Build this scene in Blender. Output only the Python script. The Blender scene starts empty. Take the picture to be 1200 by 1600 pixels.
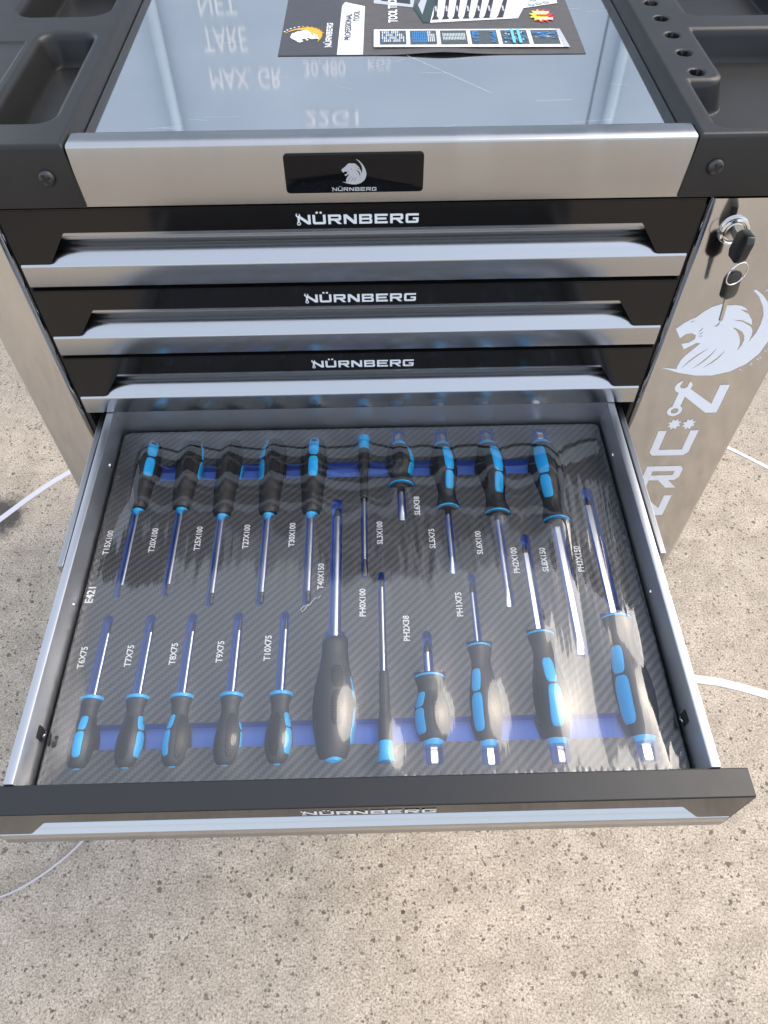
import bpy, bmesh, math, random
import numpy as np
from mathutils import Vector, Matrix
from mathutils.geometry import tessellate_polygon
random.seed(7); RNG = np.random.RandomState(11)
S = bpy.context.scene; C = S.collection
R = math.radians
G = 0.85                                     # drawer-face coordinates have z = 0 at the top of the first drawer, 0.85 m above ground

# ------------------------------------------------------------------ camera, sky, sun, exposure
cam = bpy.data.cameras.new('camera'); co = bpy.data.objects.new('camera', cam); C.objects.link(co); S.camera = co
cam.sensor_fit = 'VERTICAL'; cam.sensor_height = 36.0; cam.lens = 36.0 * 1170.76 / 1600.0
cam.clip_start = 0.01; cam.clip_end = 500
def set_cam():
    p, yw, ro = 0.9231, 0.0160, -0.0086
    f = Vector((math.sin(yw)*math.cos(p), math.cos(yw)*math.cos(p), -math.sin(p)))
    rt = Vector((math.cos(yw), -math.sin(yw), 0)); up = rt.cross(f)
    r2 = rt*math.cos(ro) + up*math.sin(ro); u2 = -rt*math.sin(ro) + up*math.cos(ro)
    m = Matrix((r2, u2, -f)).transposed().to_4x4(); m.translation = (0.0138, -0.5595, 0.3306+G)
    co.matrix_world = m
set_cam()
SUN_EL, SUN_AZ = R(50), R(70)               # azimuth clockwise from +Y
w = bpy.data.worlds.new('World'); S.world = w; w.use_nodes = True
nt = w.node_tree; bg = nt.nodes['Background']
sk = nt.nodes.new('ShaderNodeTexSky'); sk.sky_type = 'NISHITA'; sk.sun_disc = False
sk.sun_elevation = SUN_EL; sk.sun_rotation = SUN_AZ; sk.air_density = 1.0; sk.dust_density = 4.0; sk.ozone_density = 1.0
hz = nt.nodes.new('ShaderNodeMix'); hz.data_type = 'RGBA'; hz.blend_type = 'ADD'; hz.inputs[0].default_value = 1.0
hz.inputs[7].default_value = (4.3, 4.55, 4.9, 1)   # even white veil of thin high cloud over the whole sky
nt.links.new(sk.outputs[0], hz.inputs[6]); nt.links.new(hz.outputs[2], bg.inputs[0]); bg.inputs[1].default_value = 0.15
sl = bpy.data.lights.new('sun', 'SUN'); sl.energy = 1.2; sl.angle = R(46); sl.color = (1.0, 0.93, 0.82)
so = bpy.data.objects.new('sun', sl); C.objects.link(so)
sd = Vector((math.sin(SUN_AZ)*math.cos(SUN_EL), math.cos(SUN_AZ)*math.cos(SUN_EL), math.sin(SUN_EL)))
so.rotation_euler = sd.to_track_quat('Z', 'Y').to_euler(); so.location = sd*6
S.view_settings.view_transform = 'Standard'; S.view_settings.look = 'None'
S.view_settings.exposure = 0.42; S.view_settings.gamma = 1.0; S.view_settings.use_curve_mapping = False

# ------------------------------------------------------------------ helpers: objects
ORG = {}
def new_root(name, loc, label, cat, group=None, kind=None):
    o = bpy.data.objects.new(name, None); C.objects.link(o); o.empty_display_size = .02
    o.location = (loc[0], loc[1], loc[2]+G); ORG[o.name] = Vector(o.location)
    tag(o, label, cat, group, kind); return o
def tag(o, label=None, cat=None, group=None, kind=None):
    if label: o['label'] = label
    if cat: o['category'] = cat
    if group: o['group'] = group
    if kind: o['kind'] = kind
    return o
def mesh(name, V, F, mat, parent=None, smooth=False, base=None, fix=True, auto=None):
    """V in face coordinates (z + G is the world height)"""
    if parent is not None: org = ORG[parent.name]
    elif base is not None: org = Vector((base[0], base[1], base[2]+G))
    else: org = Vector((0, 0, 0))
    me = bpy.data.meshes.new(name)
    me.from_pydata([(v[0]-org.x, v[1]-org.y, v[2]+G-org.z) for v in V], [], [tuple(f) for f in F])
    if fix:
        bm = bmesh.new(); bm.from_mesh(me); bmesh.ops.recalc_face_normals(bm, faces=bm.faces[:]); bm.to_mesh(me); bm.free()
    me.materials.append(mat)
    if smooth:
        me.polygons.foreach_set('use_smooth', [True]*len(me.polygons))
        if auto is not None: me.set_sharp_from_angle(angle=R(auto))
    me.update()
    o = bpy.data.objects.new(name, me); C.objects.link(o)
    if parent is not None: o.parent = parent
    else: o.location = org
    ORG[o.name] = org
    return o
class MB:
    def __init__(s): s.v = []; s.f = []
    def add(s, V, F):
        n = len(s.v); s.v += [tuple(map(float, v)) for v in V]; s.f += [tuple(i+n for i in f) for f in F]; return s
    def box(s, x0, x1, y0, y1, z0, z1, b=0.0, seg=2):
        if b <= 0:
            V = [(x0,y0,z0),(x1,y0,z0),(x1,y1,z0),(x0,y1,z0),(x0,y0,z1),(x1,y0,z1),(x1,y1,z1),(x0,y1,z1)]
            return s.add(V, [(0,3,2,1),(4,5,6,7),(0,1,5,4),(1,2,6,5),(2,3,7,6),(3,0,4,7)])
        bm = bmesh.new(); bmesh.ops.create_cube(bm, size=1)
        for v in bm.verts: v.co = ((x0+x1)/2+v.co.x*(x1-x0), (y0+y1)/2+v.co.y*(y1-y0), (z0+z1)/2+v.co.z*(z1-z0))
        bmesh.ops.bevel(bm, geom=bm.edges[:], offset=b, segments=seg, profile=.5, affect='EDGES')
        return s.bm(bm)
    def bm(s, bm):
        bm.verts.index_update(); s.add([v.co[:] for v in bm.verts], [[v.index for v in f.verts] for f in bm.faces]); bm.free(); return s
    def prism(s, poly, fn, d0, d1, b=0.0):
        """poly in 2D, fn(u, v, depth) -> xyz"""
        bm = bmesh.new()
        a = [bm.verts.new((u, v, 0)) for u, v in poly]
        c = [bm.verts.new((u, v, 1)) for u, v in poly]
        n = len(poly)
        f0 = bm.faces.new(a[::-1]); f1 = bm.faces.new(c)
        for i in range(n): bm.faces.new((a[i], a[(i+1)%n], c[(i+1)%n], c[i]))
        for v in bm.verts:
            u, w_, t = v.co; v.co = Vector(fn(u, w_, d0+(d1-d0)*t))
        if b > 0: bmesh.ops.bevel(bm, geom=bm.edges[:], offset=b, segments=2, profile=.5, affect='EDGES')
        return s.bm(bm)
    def loft(s, rings, closed=True, caps=True):
        n = len(rings[0]); V = [p for r in rings for p in r]; F = []
        for i in range(len(rings)-1):
            for j in range(n if closed else n-1):
                k = (j+1) % n; F.append((i*n+j, i*n+k, (i+1)*n+k, (i+1)*n+j))
        if caps: F.append(tuple(range(n))[::-1]); F.append(tuple((len(rings)-1)*n+j for j in range(n)))
        return s.add(V, F)
    def tube(s, pts, r, n=8, closed=False):
        P = [Vector(p) for p in pts]; rings = []; m = len(P)
        for i, p in enumerate(P):
            t = (P[(i+1) % m]-P[i-1]) if closed else (P[min(i+1, m-1)]-P[max(i-1, 0)])
            t.normalize(); a = Vector((0, 0, 1)) if abs(t.z) < .9 else Vector((1, 0, 0))
            u = t.cross(a).normalized(); v = t.cross(u)
            rr = r[i] if isinstance(r, (list, tuple)) else r
            rings.append([p + (u*math.cos(2*math.pi*k/n)+v*math.sin(2*math.pi*k/n))*rr for k in range(n)])
        if closed: rings.append(rings[0])
        return s.loft(rings, True, not closed)
    def build(s, name, mat, parent=None, **k): return mesh(name, s.v, s.f, mat, parent, **k)
def flat(polys):
    """list of (outer, [holes]) 2D -> verts2d + layer index, tris"""
    V = []; F = []
    for k, (outer, holes) in enumerate(polys):
        loops = [outer] + list(holes); n = len(V)
        fl = [(x, y, k) for l in loops for x, y in l]
        tr = tessellate_polygon([[Vector((x, y, 0)) for x, y in l] for l in loops])
        V += fl; F += [tuple(i+n for i in t) for t in tr]
    return V, F
def put(name, polys, fn, mat, parent, lift=.00004):
    """flat print; overlapping strokes are layered a hair apart"""
    V, F = flat(polys); o = Vector(fn(0, 0)); a = Vector(fn(1e-3, 0))-o; b = Vector(fn(0, 1e-3))-o
    nn = a.cross(b).normalized()
    return mesh(name, [tuple(Vector(fn(u, v))+nn*lift*k) for u, v, k in V], F, mat, parent, fix=False)
def circ(cx, cy, r, n=20, a0=0): return [(cx+r*math.cos(a0+2*math.pi*i/n), cy+r*math.sin(a0+2*math.pi*i/n)) for i in range(n)]

# ------------------------------------------------------------------ helpers: materials
def mat(name, col, rough=.5, metal=0.0, spec=.5, **kw):
    m = bpy.data.materials.new(name); m.use_nodes = True; b = m.node_tree.nodes['Principled BSDF']
    b.inputs['Base Color'].default_value = (*col, 1); b.inputs['Roughness'].default_value = rough
    b.inputs['Metallic'].default_value = metal; b.inputs['Specular IOR Level'].default_value = spec
    for k, v in kw.items(): b.inputs[k.replace('_', ' ')].default_value = v
    return m
class N:
    def __init__(s, m): s.t = m.node_tree; s.b = s.t.nodes.get('Principled BSDF'); s.co = None
    def n(s, typ, **kw):
        x = s.t.nodes.new('ShaderNode'+typ)
        for k, v in kw.items():
            if k.startswith('i_'): x.inputs[k[2:].replace('_', ' ')].default_value = v
            else: setattr(x, k, v)
        return x
    def l(s, a, b): s.t.links.new(a, b)
    def coord(s, scale=(1, 1, 1), rot=(0, 0, 0)):
        if s.co is None: s.co = s.n('TexCoord')
        mp = s.n('Mapping'); mp.inputs['Scale'].default_value = scale; mp.inputs['Rotation'].default_value = rot
        s.l(s.co.outputs['Object'], mp.inputs['Vector']); return mp.outputs[0]
    def noise(s, scale, detail=3, vec=None, rough=.5):
        x = s.n('TexNoise', i_Scale=scale, i_Detail=detail, i_Roughness=rough); s.l(vec or s.coord(), x.inputs['Vector']); return x.outputs['Fac']
    def ramp(s, fac, stops):
        x = s.n('ValToRGB'); e = x.color_ramp.elements
        while len(e) < len(stops): e.new(.5)
        for k, (p, c) in zip(e, stops): k.position = p; k.color = (*c, 1) if len(c) == 3 else c
        s.l(fac, x.inputs[0]); return x.outputs[0]
    def math(s, op, a, b=None, clamp=False):
        x = s.n('Math', operation=op, use_clamp=clamp)
        for i, v in enumerate((a, b)):
            if v is None: continue
            if isinstance(v, (int, float)): x.inputs[i].default_value = v
            else: s.l(v, x.inputs[i])
        return x.outputs[0]
    def mix(s, fac, a, b, blend='MIX'):
        x = s.n('Mix', data_type='RGBA', blend_type=blend)
        for i, v in ((0, fac), (6, a), (7, b)):
            if isinstance(v, (int, float)): x.inputs[i].default_value = v
            elif isinstance(v, tuple): x.inputs[i].default_value = (*v, 1)
            else: s.l(v, x.inputs[i])
        return x.outputs[2]
    def bump(s, h, strength=.2, dist=.001):
        x = s.n('Bump', i_Strength=strength, i_Distance=dist); s.l(h, x.inputs['Height']); s.l(x.outputs[0], s.b.inputs['Normal']); return x
    def rough(s, fac, lo, hi):
        x = s.n('MapRange'); x.inputs['To Min'].default_value = lo; x.inputs['To Max'].default_value = hi
        s.l(fac, x.inputs[0]); s.l(x.outputs[0], s.b.inputs['Roughness'])
M = {}
# brushed steel worktop and front plate
m = M['worktop'] = mat('brushed_worktop_steel', (.66, .68, .70), .08, 1.0); n = N(m)
f = n.noise(1.0, 4, n.coord((6, 900, 60))); n.rough(f, .03, .06)
f2 = n.noise(9.0, 3); n.l(n.ramp(f2, [(.3, (.76, .775, .79)), (.7, (.84, .85, .86))]), n.b.inputs['Base Color']); n.bump(f, .005, .0003)
m = M['plate'] = mat('brushed_front_steel', (.41, .41, .41), .2, 1.0); n = N(m)
f = n.noise(1.0, 4, n.coord((5, 60, 1100))); n.bump(f, .03, .0004)
f3 = n.noise(1.0, 4, n.coord((38, 4, 5))); n.rough(f3, .13, .30)
n.l(n.mix(n.noise(1.0, 5, n.coord((12, 30, 900))), n.ramp(f3, [(.32, (.37, .37, .372)), (.68, (.44, .44, .438))]), (.41, .41, .41)), n.b.inputs['Base Color'])
m = M['panel'] = mat('glossy_grey_panel', (.60, .595, .585), .1, 1.0); n = N(m)
f = n.noise(14, 4); n.rough(f, .06, .13); n.l(n.ramp(n.noise(5, 3), [(.3, (.51, .505, .50)), (.7, (.57, .565, .555))]), n.b.inputs['Base Color'])
n.bump(n.noise(900, 2), .02, .0002)
m = M['lip'] = mat('silver_handle_paint', (.44, .45, .465), .2, 1.0); n = N(m)
n.rough(n.noise(30, 3), .17, .25); n.bump(n.noise(700, 2), .06, .0002)
m = M['drawer'] = mat('drawer_steel_paint', (.43, .445, .475), .4, 1.0); n = N(m)
n.rough(n.noise(25, 4), .36, .44); n.bump(n.noise(25, 2, n.coord((1, .2, 1))), .012, .001)
m = M['fascia'] = mat('gloss_black_fascia', (.008, .0075, .0075), .07, 0, .34); n = N(m); n.rough(n.noise(40, 4), .05, .13)
m = M['cap'] = mat('satin_black_paint', (.014, .015, .017), .32, 0, .36); n = N(m); n.rough(n.noise(60, 4), .26, .38); n.bump(n.noise(1500, 2), .04, .0002)
m = M['tray'] = mat('black_moulded_plastic', (.012, .012, .0125), .42, 0, .4); n = N(m)
n.rough(n.noise(30, 5), .34, .46); n.bump(n.noise(2200, 2), .12, .0003)
n.l(n.ramp(n.noise(18, 6, rough=.7), [(.35, (.010, .010, .0105)), (.75, (.017, .0165, .016))]), n.b.inputs['Base Color'])
M['void'] = mat('dark_carcass', (.008, .008, .009), .7)
M['badge'] = mat('black_badge', (.004, .004, .005), .08, 0, .22)
M['print_white'] = mat('white_print', (.66, .70, .74), .45)
M['print_blue'] = mat('pale_blue_print', (.72, .76, .82), .45)
M['print_grey'] = mat('grey_print', (.42, .43, .45), .4)
M['screw'] = mat('dark_screw', (.07, .07, .07), .35, .8)
M['chrome'] = mat('chrome', (.82, .82, .83), .06, 1.0)
M['zinc'] = mat('zinc_rail', (.35, .36, .37), .35, 1.0)
m = M['shaft'] = mat('satin_chrome_shaft', (.84, .85, .86), .3, 1.0); n = N(m); n.rough(n.noise(1, 3, n.coord((800, 40, 800))), .26, .38)
M['tip'] = mat('dark_tool_tip', (.10, .10, .105), .38, .9)
m = M['rubber'] = mat('black_grip_rubber', (.026, .026, .027), .48, 0, .5); n = N(m); n.bump(n.noise(1400, 2), .12, .0003); n.rough(n.noise(80, 4), .42, .56)
M['knurl'] = mat('black_grip_dots', (.045, .045, .046), .4)
M['bed'] = mat('black_grip_recess', (.006, .006, .006), .6, 0, .3)
M['cyan'] = mat('cyan_blue_plastic', (.02, .47, .92), .38, 0, .45)
M['core'] = mat('blue_foam', (.095, .20, .62), .8, 0, .3)
n = N(M['core']); n.bump(n.noise(900, 3), .25, .0006)
M['key'] = mat('black_key_plastic', (.012, .012, .012), .3)
M['keymetal'] = mat('key_metal', (.55, .54, .50), .25, 1.0)
M['strap'] = mat('white_plastic_strap', (.54, .53, .58), .4); n = N(M['strap'])
n.bump(n.noise(1, 2, n.coord((400, 400, 400))), .2, .0005)
M['paper'] = mat('paper', (.75, .75, .76), .3)
# carbon twill foam skin
m = M['skin'] = mat('carbon_twill_foam', (.03, .03, .032), .5); n = N(m)
sx = n.n('SeparateXYZ'); n.l(n.coord((1/.0021,)*3), sx.inputs[0])
ix = n.math('FLOOR', sx.outputs[0]); iy = n.math('FLOOR', sx.outputs[1])
k = n.math('FLOORED_MODULO', n.math('SUBTRACT', ix, iy), 4.0); tw = n.math('LESS_THAN', k, 1.5)
fx = n.math('FRACT', sx.outputs[0]); fy = n.math('FRACT', sx.outputs[1])
edge = n.math('MULTIPLY', n.math('PINGPONG', fx, .5), 2.0)
ca = n.mix(n.math('MULTIPLY', edge, .5), (.040, .041, .043), (.056, .057, .060))
n.l(n.mix(tw, ca, (.092, .094, .099)), n.b.inputs['Base Color'])
r_ = n.n('MapRange'); r_.inputs['To Min'].default_value = .55; r_.inputs['To Max'].default_value = .36
n.l(tw, r_.inputs[0]); n.l(r_.outputs[0], n.b.inputs['Roughness']); n.bump(n.math('ADD', tw, edge), .12, .0003)
# shrink film
m = M['film'] = bpy.data.materials.new('clear_shrink_film'); m.use_nodes = True; n = N(m); n.t.nodes.remove(n.b)
out = n.t.nodes['Material Output']; tr = n.n('BsdfTransparent'); tr.inputs[0].default_value = (.985, .985, .985, 1)
gl = n.n('BsdfGlossy'); gl.inputs['Roughness'].default_value = .06; gl.inputs[0].default_value = (1, 1, 1, 1)
fr = n.n('Fresnel'); fr.inputs[0].default_value = 1.5
fac = n.math('MULTIPLY', fr.outputs[0], 2.0, True); mx = n.n('MixShader')
n.l(fac, mx.inputs[0]); n.l(tr.outputs[0], mx.inputs[1]); n.l(gl.outputs[0], mx.inputs[2]); n.l(mx.outputs[0], out.inputs[0])
bp = n.n('Bump', i_Strength=.10, i_Distance=.0006); n.l(n.noise(1, 2, n.coord((300, 30, 30))), bp.inputs['Height'])
n.l(bp.outputs[0], gl.inputs['Normal'])
# concrete
m = M['ground'] = mat('exposed_concrete', (.42, .38, .33), .85, 0, .25); n = N(m)
big = n.noise(1.6, 5); mid = n.noise(22, 5, rough=.65); fine = n.noise(330, 5, rough=.75)
col = n.mix(n.ramp(mid, [(.36, (0,)*3), (.66, (1,)*3)]), (.34, .296, .24), (.455, .40, .33))
col = n.mix(n.ramp(big, [(.38, (0,)*3), (.66, (1,)*3)]), col, (.40, .365, .325), 'MULTIPLY') if False else col
g2 = n.n('Mix', data_type='RGBA', blend_type='MULTIPLY'); g2.inputs[0].default_value = 1.0
n.l(col, g2.inputs[6]); n.l(n.ramp(big, [(.35, (.84, .85, .87)), (.65, (1.06, 1.03, 1.0))]), g2.inputs[7]); col = g2.outputs[2]
g3 = n.n('Mix', data_type='RGBA', blend_type='MULTIPLY'); g3.inputs[0].default_value = 1.0
n.l(col, g3.inputs[6]); n.l(n.ramp(fine, [(.34, (.30, .29, .28)), (.46, (.86, .85, .84)), (.66, (1.5, 1.5, 1.5))]), g3.inputs[7]); col = g3.outputs[2]
def specks(scale, thr, share, c0, c1, col, dist=None):
    v = n.n('TexVoronoi', i_Scale=scale, i_Randomness=1.0)
    wv = n.n('MixRGB') if False else n.n('VectorMath', operation='ADD')
    nz = n.n('TexNoise', i_Scale=scale*2.2, i_Detail=2); n.l(n.coord(), nz.inputs['Vector'])
    sc_ = n.n('VectorMath', operation='SCALE'); sc_.inputs['Scale'].default_value = .9/scale; n.l(nz.outputs['Color'], sc_.inputs[0])
    n.l(n.coord(), wv.inputs[0]); n.l(sc_.outputs[0], wv.inputs[1]); n.l(wv.outputs[0], v.inputs['Vector'])
    sep = n.n('SeparateColor'); n.l(v.outputs['Color'], sep.inputs[0])
    size = n.math('MULTIPLY', sep.outputs[1], thr); a = n.math('LESS_THAN', v.outputs['Distance'], size)
    f_ = n.math('MULTIPLY', a, n.math('LESS_THAN', sep.outputs[0], share))
    cc = n.mix(sep.outputs[2], c0, c1)
    return n.mix(f_, col, cc), f_
col, s1 = specks(85, .34, .20, (.07, .065, .058), (.24, .185, .135), col)
col, s2 = specks(170, .45, .40, (.08, .072, .06), (.27, .22, .165), col)
col, s3 = specks(110, .32, .14, (.42, .385, .32), (.50, .47, .41), col)
col, s4 = specks(330, .45, .42, (.18, .155, .125), (.32, .275, .215), col)
# oil stain left of the trolley
ps = n.n('Vector' + 'Math', operation='DISTANCE'); n.l(n.coord(), ps.inputs[0]); ps.inputs[1].default_value = (-.73, .345, 0)
st = n.math('ADD', ps.outputs['Value'], n.math('MULTIPLY', n.math('SUBTRACT', n.noise(45, 5, rough=.7), .5), .09))
col = n.mix(n.ramp(st, [(.03, (.9,)*3), (.062, (0,)*3)]), col, (.045, .043, .042))
n.l(col, n.b.inputs['Base Color'])
h = n.math('SUBTRACT', n.math('ADD', n.math('MULTIPLY', fine, .6), mid), n.math('ADD', s1, n.math('MULTIPLY', s2, .7)))
n.bump(h, .55, .0016)

# ------------------------------------------------------------------ ground
V = []; F = []
xs = sorted(set([-60, -20, -6, -2, -1.2] + [round(-.9+.1*i, 3) for i in range(20)] + [1.3, 2, 6, 20, 60]))
nx = len(xs)
for y in xs:
    for x in xs: V.append((x, y, -G))
for j in range(nx-1):
    for i in range(nx-1): F.append((j*nx+i, j*nx+i+1, (j+1)*nx+i+1, (j+1)*nx+i))
g = mesh('ground', V, F, M['ground'], fix=False); g['kind'] = 'structure'
tag(g, 'beige concrete ground with small dark aggregate chips')

# loose and embedded chips of aggregate (nobody could count them)
chipm = mat('aggregate_stone', (.2, .18, .16), .8); n = N(chipm)
oi = n.n('VertexColor') if hasattr(bpy.types, 'ShaderNodeVertexColor') else n.n('Attribute')
n.b.inputs['Base Color'].default_value = (.13, .12, .108, 1)
gn = n.n('NewGeometry'); n.t.nodes.remove(oi)
n.l(n.ramp(gn.outputs['Random Per Island'], [(0, (.06, .058, .054)), (.25, (.14, .13, .115)), (.5, (.24, .20, .16)), (.75, (.31, .27, .225)), (.95, (.36, .32, .26)), (1, (.46, .43, .37))]), n.b.inputs['Base Color'])
mb = MB()
for i in range(1500):
    x = RNG.uniform(-1.0, 1.05); y = RNG.uniform(-.62, .95)
    if -.3 < x < .37 and .05 < y < .4: continue
    r = .0009 + .0030*RNG.rand()**4; k = RNG.randint(5, 8); a0 = RNG.rand()*6.28; el = RNG.uniform(.55, 1)
    hh = RNG.uniform(.0004, .0011)
    ring = []; top = []
    for q in range(k):
        a = a0 + 6.283*q/k + RNG.uniform(-.25, .25); rr = r*RNG.uniform(.7, 1.15)
        c_, s_ = math.cos(a)*rr, math.sin(a)*rr*el
        ring.append((x+c_, y+s_, -G-.0006)); top.append((x+c_*.8, y+s_*.8, -G+hh*RNG.uniform(.5, 1)))
    mb.loft([ring, top])
st_ = mb.build('aggregate_chips', chipm, base=(0, 0, -G), fix=False); tag(st_, 'small dark and brown stone chips in the concrete', 'stone chips', kind='stuff')

# ------------------------------------------------------------------ lettering
L = {
 'N': ([(0,0),(0,8),(2.5,8),(8,2.9),(8,8),(10,8),(10,0),(7.5,0),(2,5.1),(2,0)], []),
 'U': ([(0,8),(0,1),(1,0),(9,0),(10,1),(10,8),(8,8),(8,1.9),(2,1.9),(2,8)], []),
 'R': ([(0,0),(0,8),(9,8),(10,7),(10,3.9),(9,2.9),(7.4,2.9),(10.4,0),(7.6,0),(4.6,2.9),(2,2.9),(2,0)], [[(2,6.2),(2,4.7),(8,4.7),(8,6.2)]]),
 'B': ([(0,0),(0,8),(9,8),(9.8,7.2),(9.8,4.9),(9.1,4.15),(10,3.3),(10,.8),(9.2,0)], [[(2,6.3),(2,4.95),(7.8,4.95),(7.8,6.3)], [(2,3.3),(2,1.7),(8,1.7),(8,3.3)]]),
 'E': ([(0,0),(0,8),(10,8),(10,6.2),(2,6.2),(2,4.9),(9,4.9),(9,3.2),(2,3.2),(2,1.8),(10,1.8),(10,0)], []),
 'G': ([(1,0),(0,1),(0,7),(1,8),(10,8),(10,6.2),(2,6.2),(2,1.8),(8,1.8),(8,3),(5.5,3),(5.5,4.6),(10,4.6),(10,1),(9,0)], []),
}
def jaw(cx, cy, r, ang):
    """open-ended spanner head"""
    P = []
    for i in range(15): a = ang + R(28) + R(304)*i/14; P.append((cx+r*math.cos(a), cy+r*math.sin(a)))
    ca, sa = math.cos(ang), math.sin(ang)
    for u, v in ((.75, -.42), (0, -.45), (-.25, -.2), (-.25, .2), (0, .45), (.75, .42)): P.append((cx+r*(u*ca-v*sa), cy+r*(u*sa+v*ca)))
    return P
def shift(p, dx, dy): return [(x+dx, y+dy) for x, y in p]
def wrenchN(dx=0, dy=0, lean=0.0):
    """N whose left stem is a spanner with a ring end"""
    out = [([(0,2.0),(.1,6.6),(2.0,7.2),(8,2.6),(8,8),(10,8),(10,0),(7.6,0),(1.7,4.9),(1.6,2.0)], [])]
    out.append((jaw(.55, 7.7, 1.75, R(82)), []))
    out.append((circ(.8, .75, 1.55, 22), [circ(.8, .75, .8, 18)[::-1]]))
    return [(shift(o, dx, dy), [shift(h, dx, dy) for h in hs]) for o, hs in out]
def brand():
    out = wrenchN()
    x = 11.6
    for ch in 'URNBERG':
        o, hs = L[ch]; out.append((shift(o, x, 0), [shift(h, x, 0) for h in hs]))
        if ch == 'U' and x < 20: out += [(circ(x+3.5, 9.7, .95, 14), []), (circ(x+6.5, 9.7, .95, 14), [])]
        x += 11.9
    return out, x-1.9
BR, BRW = brand()
def gear(cx, cy, r): return [(cx+r*(1 if (i//2) % 2 else .72)*math.cos(6.283*i/32), cy+r*(1 if (i//2) % 2 else .72)*math.sin(6.283*i/32)) for i in range(32)]
def lens(a, b, c, w_):
    """thin leaf-shaped slit from a via b to c"""
    P = []; Q = []
    for i in range(7):
        t = i/6; x = (1-t)**2*a[0]+2*t*(1-t)*b[0]+t*t*c[0]; y = (1-t)**2*a[1]+2*t*(1-t)*b[1]+t*t*c[1]
        dx = 2*(1-t)*(b[0]-a[0])+2*t*(c[0]-b[0]); dy = 2*(1-t)*(b[1]-a[1])+2*t*(c[1]-b[1]); l_ = math.hypot(dx, dy)
        k = w_*math.sin(math.pi*min(max(t, .02), .98))
        P.append((x-dy/l_*k, y+dx/l_*k)); Q.append((x+dy/l_*k, y-dx/l_*k))
    return P + Q[::-1]
# lion head with crescent: units of a tenth of a millimetre on the side panel, y up (traced proportions of the emblem)
LION = [(0,601),(53,665),(110,711),(151,734),(201,798),(256,847),(338,881),(416,862),(461,868),(524,857),(581,827),(603,801),(530,817),(627,762),(684,695),(711,634),(599,689),(502,697),(605,674),(709,612),(742,565),(756,503),(758,428),(787,534),(790,640),(776,744),(729,847),(651,955),(571,1027),(595,1032),(689,963),(767,881),(849,757),(913,607),(947,436),(919,277),(843,147),(712,49),(548,0),(378,4),(196,45),(5,118),(161,96),(159,134),(169,214),(200,279),(242,343),(293,424),(252,425),(213,394),(154,351),(110,419),(176,432),(223,477),(215,524),(165,548),(115,537),(74,489)]
LHOLES = [lens(a, b, c, w_) for a, b, c, w_ in (((205,99),(264,236),(400,358),8), ((315,97),(436,216),(474,353),8), ((418,104),(531,197),(566,325),8), ((538,607),(725,520),(687,325),22),
          ((120,674),(127,688),(151,691),5), ((356,620),(392,634),(390,682),9), ((225,553),(249,585),(259,613),5), ((236,531),(264,540),(276,561),5), ((243,511),(269,506),(284,515),5))]
def lion(): return [(LION, [h[::-1] for h in LHOLES])]

def text_poly(body, size=1.0, bold=0.0):
    cu = bpy.data.curves.new('t', 'FONT'); cu.body = body; cu.size = size; cu.fill_mode = 'FRONT'; cu.resolution_u = 3; cu.offset = bold
    cu.align_x = 'CENTER'; cu.align_y = 'CENTER'
    o = bpy.data.objects.new('t', cu); C.objects.link(o)
    dg = bpy.context.evaluated_depsgraph_get(); dg.update()
    me = bpy.data.meshes.new_from_object(o.evaluated_get(dg))
    V = [(v.co.x, v.co.y) for v in me.vertices]; F = [tuple(p.vertices) for p in me.polygons]
    bpy.data.objects.remove(o); bpy.data.meshes.remove(me); bpy.data.curves.remove(cu)
    return V, F
_tc = {}
def text(name, body, size, fn, mt, parent, bold=0.0, sx=1.0):
    if (body, bold) not in _tc: _tc[(body, bold)] = text_poly(body, 1.0, bold)
    V, F = _tc[(body, bold)]
    return mesh(name, [fn(u*size*sx, v*size) for u, v in V], F, mt, parent, fix=False)

# ------------------------------------------------------------------ tool trolley
T = new_root('tool_trolley', (.0385, .2, -G), 'silver and black drawer tool trolley with its fourth drawer pulled open', 'tool trolley')
XL, XR, YB, ZB = -.337, .414, .44, -.715
def column(x0, x1, name):
    r = .006; pts = []
    for cx, cy, a in ((x1-r, r, -90), (x1-r, YB-r, 0), (x0+r, YB-r, 90), (x0+r, r, 180)):
        for k in range(5): t = R(a+22.5*k); pts.append((cx+r*math.cos(t), cy+r*math.sin(t)))
    mb = MB(); mb.loft([[(x, y, ZB) for x, y in pts], [(x, y, 0.0) for x, y in pts]])
    return mb.build(name, M['panel'], T, smooth=True, auto=40)
left_col = column(XL, -.2890, 'side_panel'); right_col = column(.2890, XR, 'side_panel')
mb = MB(); x0, x1 = -.2886, .2886
mb.box(x0, x1, YB-.02, YB-.012, ZB, -.001); mb.box(x0, x1, .03, YB-.021, -.006, -.001); mb.box(x0, x1, .004, YB-.021, ZB, ZB+.01)
mb.box(x0, x0+.004, .004, YB-.021, ZB+.011, -.007); mb.box(x1-.004, x1, .004, YB-.021, ZB+.011, -.007)
mb.build('carcass', M['void'], T)
for cx in (-.27, .35):
    for cy in (.06, .38):
        o = MB()
        rings = []
        for dx, r in ((-.016, .02), (-.014, .046), (-.008, .05), (.008, .05), (.014, .046), (.016, .02)):
            rings.append([(cx+dx, cy+r*math.cos(6.283*i/24), -G+.05+r*math.sin(6.283*i/24)) for i in range(24)])
        o.loft(rings); cst = o.build('caster_wheel', M['cap'], T, smooth=True, auto=40)
        f_ = MB(); f_.box(cx-.024, cx-.019, cy-.02, cy+.02, -G+.04, ZB-.006); f_.box(cx+.019, cx+.024, cy-.02, cy+.02, -G+.04, ZB-.006); f_.box(cx-.03, cx+.03, cy-.03, cy+.03, ZB-.0055, ZB+.001)
        f_.build('caster_fork', M['zinc'], cst)

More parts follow.
